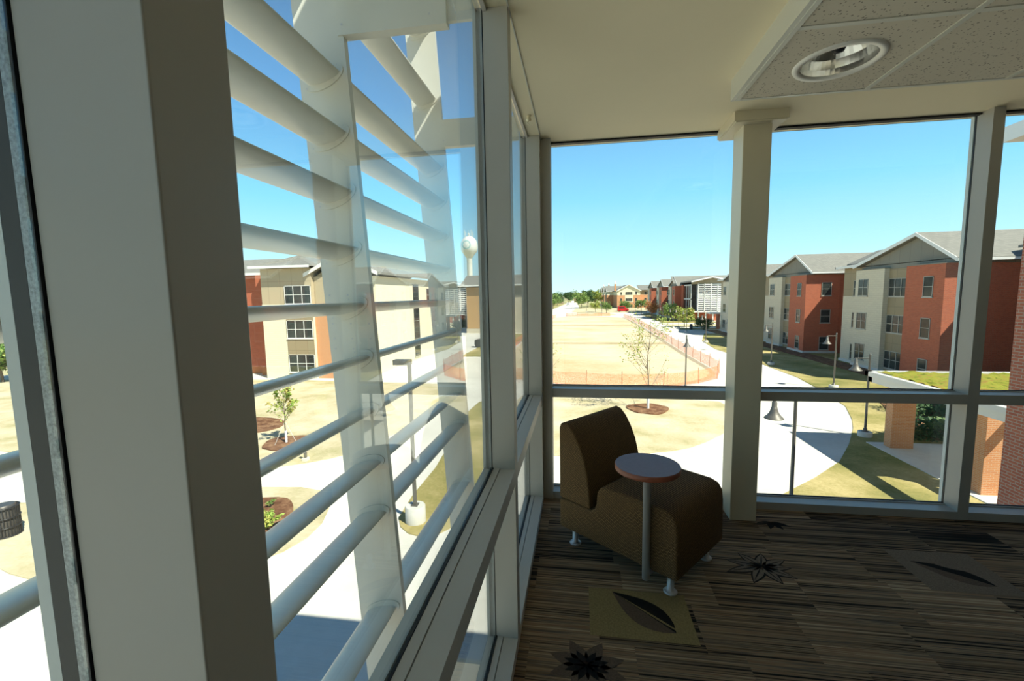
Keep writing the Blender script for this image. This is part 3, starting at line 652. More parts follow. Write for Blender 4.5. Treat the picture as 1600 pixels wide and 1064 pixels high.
mb = MB(); mb.prism([(28.0, 115.6, 4.1), (33.0, 115.6, 5.2), (38.0, 115.6, 4.1), (38.0, 115.6, 4.4), (33.0, 115.6, 5.5), (28.0, 115.6, 4.4)], (0, 12, 0)); rr = mb.build('roof', 'shingle', h2)
mb = MB(); mb.prism([(28.0, 115.5, 4.05), (33.0, 115.5, 5.15), (38.0, 115.5, 4.05), (38.0, 115.5, 4.4), (33.0, 115.5, 5.5), (28.0, 115.5, 4.4)], (0, .1, 0)); mb.build('eave_trim', 'white', rr)
mb = MB(); mb.prism([(28.3, 116.4, 3.6), (37.7, 116.4, 3.6), (37.7, 116.4, 4.05), (33, 116.4, 5.1), (28.3, 116.4, 4.05)], (0, .3, 0)); mb.build('gable_wall', 'tanpanel', h2)
mb = MB(); mb.prism([(26, 127, 4.0), (26, 131, 6.0), (44, 131, 6.0), (44, 127, 4.0)], (0, 0, .2)); mb.build('roof', 'shingle', h2)
place(h2)
# small entrance canopy at the end of the near row
ec = empty('entrance_canopy', (26.9, 93.0, G), 'small white entrance canopy on a brick pier beside the end of the long hall', 'canopy')
box_m(ec, 'canopy_slab', 'white', (-1.0, 1.0, -1.2, 1.2, 3.1, 3.4)); box_m(ec, 'pier', 'brick', (.6, 1.2, -.3, .3, 0, 3.1))

# ------------------------------------------------------------------ cream gabled hall closing the view
c1 = empty('gabled_hall', (20, 235, G), 'distant cream and orange hall with one wide gable facing, chimneys on its side', 'building')
x0, x1 = 20.0, 31.7
box_m(c1, 'orange_wall', 'orangebrick', (x0, x1, 235, 262, G, 0.8), (x1, 46, 240, 262, G, 0.8))
box_m(c1, 'cream_wall', 'creamwall', (x0, x1, 235, 262, 0.8, 3.0), (24.0, 28.0, 234.9, 236, -3.0, 0.8), (x0 + .2, x1 - .2, 234.95, 236, 0.7, 0.95))
box_m(c1, 'upper_wall', 'tanpanel', (x1, 46, 240, 262, 0.8, 3.2))
mb = MB(); mb.prism([(x0, 235, 3.0), (x1, 235, 3.0), (25.9, 235, 5.9)], (0, .4, 0)); mb.build('gable_wall', 'creamwall', c1)
def gable_y(parent, xa, xp, xb, y0, y1, ze, zp, th=.3, over=.6):
    mb = MB(); tr = MB()
    for a, za, b2, zb in ((xa - over, ze - over * (zp - ze) / (xp - xa), xp, zp), (xp, zp, xb + over, ze - over * (zp - ze) / (xb - xp))):
        mb.prism([(a, y0 - over, za), (b2, y0 - over, zb), (b2, y0 - over, zb + th), (a, y0 - over, za + th)], (0, y1 - y0 + over, 0))
        tr.prism([(a, y0 - over - .05, za - .1), (b2, y0 - over - .05, zb - .1), (b2, y0 - over - .05, zb + th + .02), (a, y0 - over - .05, za + th + .02)], (0, .06, 0))
    r = mb.build('roof', 'shingle', parent); tr.build('eave_trim', 'white', r); return r
gable_y(c1, x0, 25.9, x1, 235, 262, 3.0, 6.0)
mb = MB(); mb.prism([(x1, 239, 3.2), (x1, 250, 5.9), (46, 250, 5.9), (46, 239, 3.2)], (0, 0, .3)); mb.build('roof', 'shingle', c1)
for z in (2.4, -.9, -4.2):
    window(c1, 'y', 235, -1, 21.6, 22.5, z - 1.6, z, 1); window(c1, 'y', 234.9, -1, 24.3, 27.7, z - 1.5, z, 4); window(c1, 'y', 235, -1, 29.2, 30.1, z - 1.6, z, 1)
    window(c1, 'y', 240, -1, 34.5, 35.6, z - 1.6, z, 1)
for yy in (262, 290, 318):
    box_m(c1, 'orange_wall', 'orangebrick', (16.5, 26, yy, yy + 20, G, 0.8)); box_m(c1, 'cream_wall', 'creamwall', (16.5, 26, yy, yy + 20, .8, 2.9))
    gable_x(c1, 16.5, 30, yy, yy + 8, yy + 20, 3.0, 6.0, 3.0, over=.5)
    window(c1, 'x', 16.5, -1, yy + 5, yy + 7, .8, 2.3, 2); window(c1, 'x', 16.5, -1, yy + 5, yy + 7, -4.0, -2.5, 2)
for x, y in ((19.2, 236.5), (18.4, 275), (17.0, 305)):
    ck = box_m(c1, 'chimney', 'orangebrick', (x - .5, x + .5, y, y + 1.4, 2.9, 6.6)); box_m(ck, 'chimney_cap', 'white', (x - .6, x + .6, y - .1, y + 1.5, 6.6, 7.3), (x - .3, x + .3, y + .3, y + 1.1, 7.3, 8.2))
place(c1)

# ------------------------------------------------------------------ left hall seen through the louvres
a1 = empty('residence_hall', (-24.2, 37, G), 'cream, brown and orange three-storey hall seen between the louvre blades at left', 'building')
box_m(a1, 'cream_wall', 'paleblock', (-29.4, -24.25, 37, 50, G, 1.1), (-18.75, -18.3, 37.6, 60, G, 3.55))
box_m(a1, 'brown_wall', 'tanlight', (-29.35, -24.25, 37, 50, 1.1, 4.4), (-24.25, -18.9, 37.4, 50, 1.1, 3.6))
box_m(a1, 'orange_wall', 'orangebrick', (-24.25, -18.75, 37.3, 50, G, 1.1))
box_m(a1, 'spandrel', 'tanpanel', (-27.0, -24.28, 36.97, 37.5, -5.6, 1.1))
box_m(a1, 'brick_wall', 'brick', (-40, -29.4, 39.5, 52, G, 3.95), (-31.2, -29.4, 38.6, 40, G, 3.95))
for z in (2.8, -.4, -3.6): window(a1, 'y', 36.96, -1, -26.95, -24.32, z - 1.66, z, 3, fm='white')
for z in (2.9, -.35, -3.8): window(a1, 'y', 39.5, -1, -33.75, -33.1, z - 1.6, z, 1, fm='white')
for z in (2.9, -.35, -3.8): window(a1, 'y', 39.5, -1, -37.5, -36.5, z - 1.6, z, 1, fm='white')
mb = MB(); mb.prism([(-30.0, 36.2, 4.4), (-23.9, 36.2, 4.4), (-23.9, 36.2, 4.62), (-30.0, 36.2, 4.62)], (0, .1, 0)); rt = mb.build('eave_trim', 'white', a1)
mb = MB(); A_, B_, C_, D_, E_ = (-30, 36.3, 4.55), (-23.9, 36.3, 4.55), (-23.9, 50, 4.55), (-30, 50, 4.55), (-27, 42, 6.4)
mb.add([A_, B_, C_, D_, E_, (-25.9, 44, 6.4)], [(0, 1, 5, 4), (1, 2, 5), (2, 3, 4, 5), (3, 0, 4), (3, 2, 1, 0)]); mb.build('roof', 'shingle', a1)
mb = MB(); mb.add([(-42, 38.8, 4.1), (-29.5, 38.8, 4.1), (-29.5, 54, 4.1), (-42, 54, 4.1), (-42, 46, 6.2), (-29.5, 46, 6.2)], [(0, 1, 5, 4), (2, 3, 4, 5), (1, 2, 5), (3, 0, 4), (3, 2, 1, 0)]); r_ = mb.build('roof', 'shingle', a1)
box_m(r_, 'eave_trim', 'white', (-42, -29.5, 38.7, 38.8, 3.95, 4.2))
gable_y(a1, -24.4, -21.4, -18.2, 37.4, 60, 3.9, 5.4, .22, .5)
mb = MB(); mb.prism([(-24.2, 37.45, 3.5), (-18.7, 37.45, 3.5), (-21.4, 37.45, 5.3)], (0, .3, 0)); mb.build('gable_wall', 'tanpanel', a1)
for y0, y1, z0, z1 in ((46.6, 48.4, -5.2, 3.0), (56.4, 58.6, -5.2, 3.0)): window(a1, 'x', -18.3, 1, y0, y1, z0, z1, 1, 4, fm='winframe', name='stair_window')
window(a1, 'x', -18.3, 1, 51.0, 53.0, 1.0, 2.6, 2)
place(a1)
# farther hall on the left with louvred stair bay
a2 = empty('residence_hall', (-22, 88, G), 'distant ochre and cream hall with white louvred bay, below the water tower', 'building')
box_m(a2, 'ochre_wall', 'ochre', (-22.4, -19.6, 86, 96, G + .9, 3.3)); box_m(a2, 'cream_wall', 'block', (-18.5, -9.5, 86, 96, G, 1.2), (-22.5, -19.5, 85.9, 96, G, G + .9))
box_m(a2, 'dark_wall', 'panel', (-19.6, -18.5, 86.6, 96, G, 3.3), (-18.5, -9.5, 86, 96, 1.2, 3.9))
mb = MB(); mb.add([(-23.5, 85.2, 3.7), (-9, 85.2, 3.7), (-9, 98, 3.7), (-23.5, 98, 3.7), (-23.5, 91, 5.9), (-9, 91, 5.9)], [(0, 1, 5, 4), (2, 3, 4, 5), (1, 2, 5), (3, 0, 4), (3, 2, 1, 0)]); r_ = mb.build('roof', 'shingle', a2)
box_m(r_, 'eave_trim', 'white', (-23.5, -9, 85.1, 85.2, 3.5, 3.8))
lv = MB()
for i in range(14): lv.box(-30.5, -26.0, 100, 100.3, -2.9 + i * .48, -2.72 + i * .48)
lvo = lv.build('louver_panel', 'white', a2); box_m(lvo, 'louver_mullion', 'white', *[(-30.6 + i * 1.5, -30.45 + i * 1.5, 99.9, 100.4, G, 3.8) for i in range(4)])
box_m(a2, 'bay_wall', 'pane', (-31, -24, 101.5, 112, G, 3.6)); box_m(a2, 'bay_cornice', 'white', (-31.5, -22.5, 99.5, 112, 3.8, 4.1))
window(a2, 'y', 86.6, -1, -19.4, -18.7, -4.5, 1.5, 1, 3)
place(a2)

# ------------------------------------------------------------------ our own building: brick wing, and the green roofed canopy
struct('wall_wing', BX(9.05, 20, 3.4, 10.6, G, 4.5), 'nearbrick')
wr = MB().box(8.62, 20.5, 3.4, 10.75, 4.5, 4.8); struct('trim_%d' % k, wr, 'white'); k += 1
cp = empty('walkway_canopy', (13.5, 17, G), 'flat canopy planted with yellow-green sedum, on two orange brick piers', 'canopy')
cx0, cy1, cz1 = 13.5, 22.8, -2.3
box_m(cp, 'roof_deck', 'metalroof', (cx0 + .2, 26, 17.4, cy1 - .2, cz1 - .45, cz1 - .1))
box_m(cp, 'fascia', 'metalroof', (cx0, cx0 + .25, 14.9, cy1, cz1 - .22, cz1), (cx0, 26, cy1 - .25, cy1, cz1 - .22, cz1), (cx0 + .12, cx0 + .35, 14.9, cy1 - .1, cz1 - .50, cz1 - .22), (cx0 + .12, 26, cy1 - .35, cy1 - .1, cz1 - .5, cz1 - .22), (cx0, 26, 14.7, 14.95, cz1 - .5, cz1), (cx0, 26, 17.2, 17.45, cz1 - .22, cz1), (cx0 + .1, 26, 17.25, 17.45, cz1 - .5, cz1 - .22))
box_m(cp, 'crossbeam', 'metalroof', (15.2, 15.4, 14.9, 17.4, cz1 - .45, cz1 - .1))
sd_ = MB(); nx_, ny_ = 60, 26
gx = [cx0 + .3 + i * (25.7 - cx0 - .3) / nx_ for i in range(nx_ + 1)]; gy = [17.5 + j * (cy1 - .3 - 17.5) / ny_ for j in range(ny_ + 1)]
sd_.add([(x, y, cz1 - .07 + random.random() * .13) for y in gy for x in gx], [(j * (nx_ + 1) + i, j * (nx_ + 1) + i + 1, (j + 1) * (nx_ + 1) + i + 1, (j + 1) * (nx_ + 1) + i) for j in range(ny_) for i in range(nx_)], True)
sd_.build('sedum', 'sedum', cp)
for x, y in ((14.36, 22.1), (14.2, 17.25)):
    p_ = box_m(cp, 'pier', 'orangebrick', (x, x + .95, y, y + .45, G, cz1 - .5)); 
place(cp)
br_ = empty('bicycle_rack', (17.6, 22.3, lw + .03), 'dark looped bicycle rack in the shade behind the brick pier', 'bicycle rack')
for i in range(5):
    x = -.8 + i * .45; MB().tube([(x, 0, 0), (x, 0, .6)] + [(x + .18 - .18 * math.cos(q * PI / 6), 0, .6 + .18 * math.sin(q * PI / 6)) for q in range(1, 6)] + [(x + .36, 0, .6), (x + .36, 0, 0)], .025, 8).build('hoop', 'steel', br_)
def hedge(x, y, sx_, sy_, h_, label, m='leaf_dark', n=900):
    o = empty('hedge', (x, y, G), label, 'shrub'); mb = MB()
    for _ in range(n):
        px, py, pz = random.uniform(-sx_, sx_), random.uniform(-sy_, sy_), random.uniform(.05, h_); s_ = random.uniform(.05, .12)
        u = LT((random.gauss(0, 1), random.gauss(0, 1), random.gauss(0, 1))).normalized(); v_ = u.orthogonal().normalized(); p = LT((px, py, pz))
        mb.add([p - u * s_, p + v_ * s_ * .6, p + u * s_, p - v_ * s_ * .6], [(0, 1, 2, 3)])
    mb.build('foliage', m, o); MB().tube([(0, 0, 0), (0, 0, h_ * .6)], .04, 6).build('stem', 'bark', o)
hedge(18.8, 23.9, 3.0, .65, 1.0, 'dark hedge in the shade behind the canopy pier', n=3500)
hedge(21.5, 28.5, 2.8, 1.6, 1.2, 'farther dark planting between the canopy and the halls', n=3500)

# ------------------------------------------------------------------ lamp posts
def lamp_proto():
    o = empty('lamp_post', (0, 0, 0), 'x', 'lamp post', 'bell lamp posts along the walks')
    MB().lathe((0, 0, 0), [(.31, 0), (.31, .24), (.29, .27)], 28).build('footing', 'footing', o)
    MB().lathe((0, 0, .27), [(.15, 0), (.15, .03), (.09, .05), (.085, .16), (.06, .18)], 20).build('base_cover', 'postmetal', o)
    MB().lathe((0, 0, .4), [(.058, 0), (.048, 3.75), (.05, 3.76), (.05, 3.82), (.02, 3.86)], 16).build('pole', 'postmetal', o)
    MB().tube([(0, 0, 4.02), (-.62, 0, 4.02)], .028, 10).build('arm', 'postmetal', o)
    hd = MB().lathe((-.62, 0, 3.42), [(.285, 0), (.27, .03), (.20, .10), (.135, .19), (.10, .30), (.085, .36), (.075, .37), (.075, .52), (.05, .56), (.04, .63)], 28).build('lamp_shade', 'postmetal', o)
    MB().lathe((-.62, 0, 3.40), [(.0, 0), (.1, .005), (.14, .03), (.1, .07)], 16).build('lens', 'white', hd)
    return o
lp = lamp_proto()
LP = [(14.39, 23.98, 0, 'bell lamp post standing on lawn beside the sedum canopy'),
      (6.75, 14.6, 0, 'bell lamp post closest to the back window, its shade just under the transom'),
      (19.13, 35.8, 0, 'bell lamp post by the bend of the walk, in front of the middle gabled block'),
      (19.3, 47.15, 0, 'bell lamp post just right of the boxed column, at the shadow edge'),
      (8.1, 34.5, 1.4, 'lamp post beside the orange fence corner, its arm turned towards the building'),
      (19.1, 58.0, 0, 'bell lamp post just left of the boxed column, at lawn edge'),
      (18.7, 68.0, 0, 'lamp post near the shaded shrub, just left of the nearest hall end'),
      (20.2, 86.3, 0, 'lamp post at the corner of the shaded side path'), (20.5, 94.2, 0, 'lamp post in front of the pair of young trees, right one'),
      (19.8, 96.4, 0, 'lamp post in front of the pair of young trees, left one'), (20.1, 109.4, 0, 'lamp post before the second far gable'),
      (20.3, 136.4, 0, 'lamp post beside the autumn tree'), (20.9, 151.7, 0, 'small lamp post left of the autumn tree'), (22.5, 180.0, 0, 'tiny lamp post right of the red van'),
      (7.9, 153.3, 0, 'lamp post at the far corner of the straw field'), (3.3, 188.3, 0, 'distant lamp post in front of the roadside trees')]
for i, (x, y, rz, l) in enumerate(LP):
    o = lp if i == 0 else copy_tree(lp); at(o, (x, y, G), rz, l)
sb = empty('parking_light', (-5.38, 13.17, G), 'square-headed light pole on a round white concrete base, below the left windows', 'lamp post')
MB().lathe((0, 0, 0), [(.33, 0), (.33, .55), (.31, .58)], 32).build('footing', 'footing', sb)
MB().box(-.11, .11, -.11, .11, .58, .62).box(-.05, .05, -.05, .05, .62, 5.35).build('pole', 'postmetal', sb)
MB().box(-.5, .04, -.14, .14, 5.3, 5.46).build('lamp_head', 'postmetal', sb)
sgn = empty('sign_post', (-2.0, 153.7, G), 'distant white square sign on a white post at the far end of the field', 'sign')
MB().tube([(0, 0, 0), (0, 0, 4.3)], .12, 8).build('post', 'white', sgn); MB().box(-.45, .45, -.1, .1, 4.3, 5.3).build('sign_panel', 'white', sgn)
tb = empty('litter_bin', (22.5, 92.3, G), 'dark litter bin by the shaded side path', 'bin')
MB().lathe((0, 0, 0), [(.28, 0), (.3, .1), (.3, .95), (.24, 1.05)], 18).build('bin_body', 'rubber', tb); MB().lathe((0, 0, 1.05), [(.26, 0), (.2, .08), (.05, .1)], 18).build('lid', 'steel', tb)
tb = empty('litter_bin', (-18.3, 10.75, G), 'black slatted litter bin on the pavement, far left beyond the mullion', 'bin')
sb_ = MB()
for i in range(28):
    a = 2 * PI * i / 28; x, y = .33 * math.cos(a), .33 * math.sin(a); sb_.tube([(x, y, .02), (x, y, 1.0)], .016, 5)
sb_.build('slats', 'rubber', tb)
for z in (.05, .35, .65, .98):
    MB().tube([(.345 * math.cos(2 * PI * q / 24), .345 * math.sin(2 * PI * q / 24), z) for q in range(25)], .018, 6).build('hoop', 'rubber', tb)
MB().lathe((0, 0, .03), [(.29, 0), (.29, .96), (.25, 1.02)], 20).build('liner', 'steel', tb)
mk = empty('marker_post', (-12.5, 17.8, G), 'short dark post on a pale base beside the left path', 'post')
MB().box(-.12, .12, -.12, .12, 0, .16).build('footing', 'footing', mk); MB().box(-.05, .05, -.05, .05, .16, .8).build('post', 'postmetal', mk)

# ------------------------------------------------------------------ trees
def tree(name, loc, label, hgt, spread, ntw, nleaf, m, cat='tree', trunk=None, wrap=False, leaf=.05, low=.3, seed=1, bark='bark', shape='vase', group=None):
    R = random.Random(seed); o = empty(name, loc, label, cat, group); tr = trunk or hgt * .012; wood = MB(); lf = MB()
    top = hgt * (.95 if shape == 'vase' else .7)
    tp = [LT((R.uniform(-.02, .02) * hgt * q, R.uniform(-.02, .02) * hgt * q, top * q)) for q in [i / 6 for i in range(7)]]
    tips = []
    for i in range(ntw):
        q = R.uniform(low, .92); a = R.uniform(0, 2 * PI); st = tp[0].lerp(tp[-1], q) if False else LT(tp[min(5, int(q * 6))]).lerp(tp[min(6, int(q * 6) + 1)], q * 6 % 1)
        L = spread * (1.15 - q * (.75 if shape == 'vase' else .45)) * R.uniform(.7, 1.1); up = R.uniform(.6, 1.2) if shape == 'vase' else R.uniform(.15, .8)
        d = LT((math.cos(a), math.sin(a), up)).normalized()
        pts = [st, st + d * L * .5 + LT((0, 0, .04 * L)), st + d * L + LT((0, 0, .15 * L))]
        wood.tube(pts, [tr * .4 * (1.1 - q), tr * .25 * (1.1 - q), tr * .08], 5, cap=False); tips.append(pts)
        for _ in range(2):
            b0 = pts[1].lerp(pts[2], R.uniform(0, .8)); dd = (d + LT((R.gauss(0, .5), R.gauss(0, .5), R.gauss(0, .3)))).normalized(); e_ = b0 + dd * L * .4
            wood.tube([b0, e_], [tr * .12, tr * .05], 4, cap=False); tips.append([b0, b0.lerp(e_, .5), e_])
    wp = MB().tube(tp, [tr * (1.15 - q * .95) for q in [i / 6 for i in range(7)]], 8); wp.build('trunk', bark, o)
    if wrap: MB().tube([(0, 0, 0), (0, 0, wrap)], tr * 1.7, 10).build('trunk_guard', 'trunkwrap', o)
    wood.build('branches', bark, o)
    for _ in range(nleaf):
        t_ = tips[R.randrange(len(tips))]; q = R.random() ** .6; p = t_[0].lerp(t_[1], q * 2) if q < .5 else t_[1].lerp(t_[2], q * 2 - 1)
        sg = spread * (.035 if shape == 'vase' else .11); p = p + LT((R.gauss(0, sg), R.gauss(0, sg), R.gauss(0, sg)))
        u = LT((R.gauss(0, 1), R.gauss(0, 1), R.gauss(0, .6))).normalized(); v_ = u.cross(LT((R.gauss(0, 1), R.gauss(0, 1), R.gauss(0, 1)))).normalized(); s_ = leaf * R.uniform(.6, 1.3)
        lf.add([p - u * s_, p + v_ * s_ * .55, p + u * s_, p - v_ * s_ * .55], [(0, 1, 2, 3)])
    lf.build('foliage', m, o); return o
tree('sapling', (4.4, 28.4, G), 'young tree with sparse yellow-green leaves and white trunk guard, mid view', 6.0, 2.8, 30, 1000, 'leaf_light', trunk=.05, wrap=1.2, leaf=.062, low=.2, seed=3)
tree('sapling', (-2.9, 28.0, G), 'sparse young tree half hidden by the corner post', 4.6, 2.4, 22, 420, 'leaf_light', trunk=.04, wrap=.8, leaf=.06, low=.2, seed=5)
st_ = tree('sapling', (-15.0, 19.9, G), 'staked small tree on a mulch ring, seen between the louvre blades', 3.1, 1.1, 30, 1500, 'leaf_light', trunk=.035, wrap=.7, leaf=.06, low=.35, seed=8)
for a in (0, 2.1, 4.2): MB().tube([(.6 * math.cos(a), .6 * math.sin(a), .05), (0, 0, 1.2)], .008, 4).build('guy_wire', 'white', st_)
tree('shrub', (-10.0, 12.0, G + .08), 'bright green grassy clump in the mulch bed below the left window', .35, .45, 60, 900, 'leaf_light', 'shrub', trunk=.012, leaf=.06, low=.02, seed=9)
for i, (x, y) in enumerate(((-10.9, 13.4), (-10.3, 12.6))): tree('shrub', (x, y, G + .08), 'tiny sprout in the mulch bed, %s' % ('upper one' if i == 0 else 'just above the bright clump'), .2, .2, 14, 120, 'leaf_mid', 'shrub', trunk=.01, leaf=.04, low=.05, seed=11 + i)
tree('tree', (-55, 33.5, G), 'bushy green tree at the far left edge of the view', 4.8, 3.0, 30, 4000, 'leaf_mid', trunk=.12, leaf=.18, seed=13, shape='round')
FT = [((24.2, 121, G), 5.4, 2.4, 'leaf_mid', 'leafy young tree left of the pair before the brick gable'), ((22.6, 98.5, G), 4.6, 2.2, 'leaf_light', 'leafy young tree right of the pair before the brick gable'),
      ((21.7, 136, G), 6.2, 2.1, 'leaf_autumn', 'rust-orange autumn tree before the far gables'), ((24.4, 90.4, G), 2.8, 1.6, 'leaf_dark', 'round dark shrub at the end of the near hall'),
      ((6.9, 184, G), 5.0, 2.2, 'leaf_light', 'small light tree left of the other one before the dark grove'), ((10.7, 173, G), 5.0, 2.2, 'leaf_mid', 'small tree before the chimney hall'),
      ((19.5, 192, G), 5.0, 2.5, 'leaf_mid', 'small tree behind the red van, left'), ((26.5, 194, G), 5.0, 2.6, 'leaf_mid', 'small tree behind the red van, right'),
      ((1.4, 240, G), 10.0, 4.6, 'leaf_mid', 'rounded tree on the near right of the road'), ((5.2, 250, G), 12.5, 4.0, 'leaf_dark', 'dark tree in the grove beside the chimney hall'),
      ((9.8, 266, G), 13.0, 4.2, 'leaf_yellow', 'tall yellowing tree beside the chimney hall'), ((-13.5, 235, G), 9.0, 4.5, 'leaf_mid', 'tree at the left kerb of the far road'), ((-9.0, 395, G), 10.5, 5.0, 'leaf_dark', 'tree at the road end, left'), ((-14.5, 300, G), 9.5, 5.0, 'leaf_dark', 'tree on the left verge of the far road'),
      ((53.5, 124, G), 16.2, 4.5, 'leaf_dark', 'dark treetop just above the second roof, left one'), ((60, 110, G), 16.8, 6.5, 'leaf_mid', 'broad green treetop above the second roof')]
for i, (loc, h_, sp, m_, l) in enumerate(FT):
    tree('tree', loc, l, h_, sp, 34, 2600, m_, trunk=h_ * .018, leaf=max(.11, sp * .075), low=.3 if i != 3 else .05, seed=20 + i, shape='round', group='trees beyond the back window')
# distant wooded skyline
for i in range(20):
    x = -250 + i * 34 + random.uniform(-3, 3); y = 620 + random.uniform(-8, 8)
    if i == 0: dt = tree('tree', (x, y, G), 'hazy distant tree on the wooded skyline', 11.5, 9.5, 24, 1500, 'leaf_dark', trunk=.3, leaf=1.2, low=.15, seed=60, shape='round', group='skyline trees'); continue
    o = copy_tree(dt); at(o, (x, y, G), random.random() * 6, 'hazy distant tree on the wooded skyline'); o.scale = (1.0, 1.0, random.uniform(.8, 1.1))
db = empty('hall', (-4.7, 450, G), 'plain brown distant building beyond the road trees', 'building')
box_m(db, 'wall', 'tanpanel', (0, 14.5, 0, 20, 0, 8.7)); box_m(db, 'roof_edge', 'panel', (-.3, 14.8, -.3, 20.3, 8.7, 9.1))
db = empty('house', (-26, 352, G), 'low distant house with dark roof left of the road', 'building')
box_m(db, 'wall', 'tanpanel', (-6, 14, 0, 12, 0, 3.2)); box_m(db, 'roof', 'panel', (-6.5, 14.5, -.5, 12.5, 3.2, 5.6))

# ------------------------------------------------------------------ orange safety fences
def fence(name, pts, label, step, h_=1.15, closed=False, sub=None):
    o = empty(name, (pts[0][0], pts[0][1], G), label, 'fence'); off = LT((pts[0][0], pts[0][1], 0))
    P = [LT((x, y, 0)) - off for x, y in pts]; mb = MB()
    for a, b2 in zip(P[:-1], P[1:]):
        d = (b2 - a).normalized(); nn = LT((-d.y, d.x, 0)) * .006
        L = (b2 - a).length; m_ = max(1, int(L / 1.0))
        for i in range(m_):
            p, q = a.lerp(b2, i / m_), a.lerp(b2, (i + 1) / m_)
            sag0, sag1 = .06 * math.sin(PI * ((i * 1.0) % 3) / 3), .06 * math.sin(PI * (((i + 1) * 1.0) % 3) / 3)
            mb.prism([p + nn + LT((0, 0, .04)), q + nn + LT((0, 0, .04)), q + nn + LT((0, 0, h_ - sag1)), p + nn + LT((0, 0, h_ - sag0))], -2 * nn)
    mb.build('netting', 'net', o)
    acc = 0
    for i, (a, b2) in enumerate(zip(P[:-1], P[1:])):
        L = (b2 - a).length; n_ = max(1, round(L / step))
        for j in range(n_):
            p = a.lerp(b2, j / n_); t_ = random.uniform(-.05, .05)
            MB().tube([(p.x, p.y, 0), (p.x + t_, p.y, 1.35)], .02, 6).build('stake', 'orangepost', o)
    return o
fence('safety_fence', [(-9.3, 46.5), (-7.2, 38.6), (-2.3, 36.1), (0.6, 35.3), (3.4, 34.9), (6.6, 35.1), (9.7, 37.0), (11.8, 39.2), (12.8, 42.0), (12.95, 45.6), (12.9, 51.9), (13.1, 60.3), (13.6, 78), (14.3, 99), (14.4, 120), (14.1, 142)], 'orange plastic netting fence on stakes around the near and right sides of the straw field', 4.2)
fence('safety_fence', [(-9.3, 47.5), (-8.9, 90), (-8.4, 132), (-7.2, 142)], 'orange netting fence along the left side of the straw field', 5.0)
fence('safety_fence', [(-4.3, 151.5), (-3.8, 148.6), (3, 148.2), (10.5, 149.3)], 'short orange netting fence at the far end of the field', 4.0)

# ------------------------------------------------------------------ water tower
wt = empty('water_tower', (-75.2, 300, G), 'white ball-shaped water tower with a round teal emblem, above the left roofs', 'water tower')
cz_ = 37.0 - G
MB().lathe((0, 0, 0), [(3.4, 0), (2.1, 6), (1.9, 10), (1.9, 34.0), (2.4, 35.0)], 40).build('shaft', 'tank', wt)
MB().lathe((0, 0, 0), [(2.3, 34.2), (3.4, 36.0), (5.2, 38.2), (5.75, 39.5), (6.0, 41.3), (5.95, 43.0), (5.5, 45.0), (4.6, 46.7), (3.2, 48.0), (1.6, 48.8), (0.0, 49.0)], 48).build('tank', 'tank', wt)
em = MB(); fc = Vector((-75.2, 300, 0)); dirc = Vector((75.2, -300, 0)).normalized(); rgt = Vector((0, 0, 1)).cross(dirc) ; rgt.normalize()
def onb(a, h_, lift=.06):       # point on the ball: a = sideways metres, h_ = height
    prof = [(38.2, 5.2), (39.5, 5.75), (41.3, 6.0), (43.0, 5.95), (45.0, 5.5), (46.7, 4.6)]
    r = prof[0][1]
    for (h0, r0), (h1, r1) in zip(prof[:-1], prof[1:]):
        if h0 <= h_ <= h1: r = r0 + (r1 - r0) * (h_ - h0) / (h1 - h0)
    r += lift; a = max(-r * .99, min(r * .99, a)); p = rgt * a + dirc * math.sqrt(r * r - a * a); return (p.x, p.y, h_)
ec_, eh = -1.9, 42.6
n = 40
ro = [onb(ec_ + 3.0 * math.cos(2 * PI * q / n), eh + 3.0 * math.sin(2 * PI * q / n)) for q in range(n)]; ri = [onb(ec_ + 2.3 * math.cos(2 * PI * q / n), eh + 2.3 * math.sin(2 * PI * q / n)) for q in range(n)]
em.add(ro + ri, [(q, (q + 1) % n, (q + 1) % n + n, q + n) for q in range(n)])
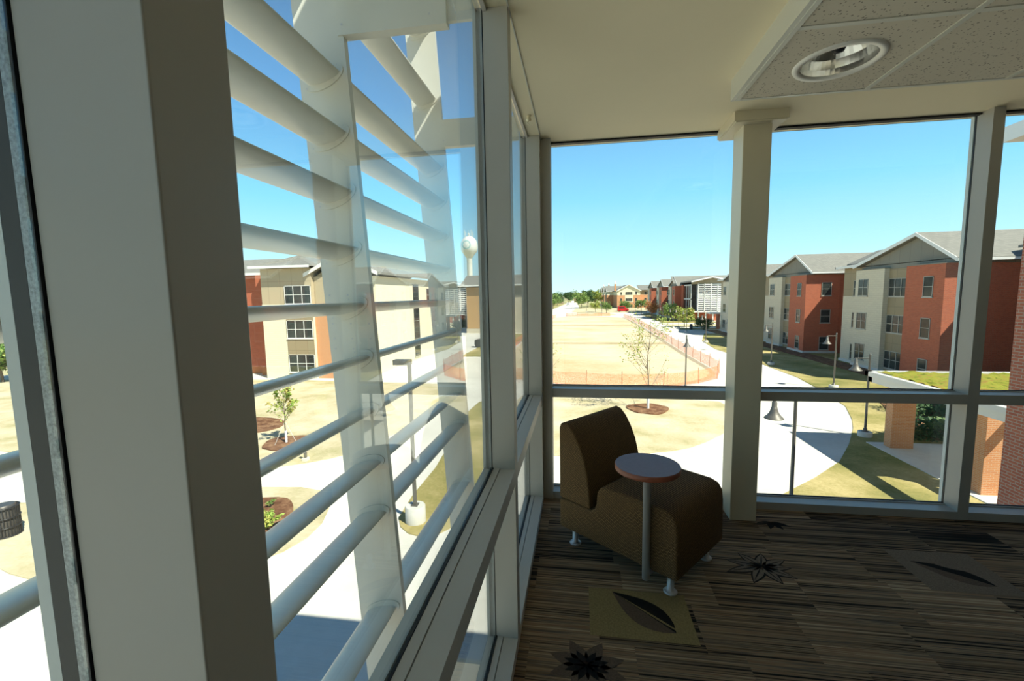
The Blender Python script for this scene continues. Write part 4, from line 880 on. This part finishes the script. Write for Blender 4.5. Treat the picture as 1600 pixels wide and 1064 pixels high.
def tri(s_): return [onb(ec_ + s_ * x, eh + s_ * z) for x, z in ((-1, .62), (1, .62), (0, -1.05))]
em.add(tri(1.75) + tri(.95), [(0, 1, 4, 3), (1, 2, 5, 4), (2, 0, 3, 5)]); em.build('emblem', 'teal', wt)
an = MB()
for i in range(9):
    a = i * .7; an.tube([(3.0 * math.cos(a), 3.0 * math.sin(a), 47.9), (3.0 * math.cos(a), 3.0 * math.sin(a), 51.5 + (i % 3))], .12, 5)
an.tube([(0, 0, 49), (0, 0, 51.0)], .5, 8); an.build('antennas', 'tank', wt)

# ------------------------------------------------------------------ vehicles
def vehicle(name, loc, label, m_, rz, L=4.6, W_=1.85, H_=1.8, van=True):
    o = empty(name, loc, label, 'car', rz=rz)
    pr_ = [(-L / 2, .35), (-L / 2, H_ * .62), (-L / 2 + .15, H_ * .95), (-L / 2 + .4, H_), (L * .12, H_), (L * .27, H_ * .62), (L / 2 - .1, H_ * .5), (L / 2, H_ * .35), (L / 2, .35)]
    MB().prism([(x, -W_ / 2, z) for x, z in pr_], (0, W_, 0)).build('body', m_, o, bevel=.06)
    MB().box(-L / 2 - .01, -L / 2 + .05, -W_ * .38, W_ * .38, H_ * .6, H_ * .88).box(-L / 2 + .5, L * .1, -W_ / 2 - .01, -W_ / 2 + .02, H_ * .6, H_ * .88).box(-L / 2 + .5, L * .1, W_ / 2 - .02, W_ / 2 + .01, H_ * .6, H_ * .88).build('glazing', 'pane', o)
    for x in (-L * .32, L * .32):
        for y in (-W_ / 2 + .08, W_ / 2 - .08): MB().tube([(x, y - .1, .34), (x, y + .1, .34)], .34, 18).build('wheel', 'rubber', o)
vehicle('van', (18.2, 186, G), 'red van standing on the far cross walk', 'red', 0.1, 4.5, 1.95, 2.3)
vehicle('car', (-7.0, 298, G), 'small silver car on the far road', 'silver', PI / 2, 4.5, 2.0, 1.6)
vehicle('cart', (-13.8, 62, G), 'small dark utility cart on the path before the ochre hall', 'rubber', 0, 2.4, 1.2, 1.2)
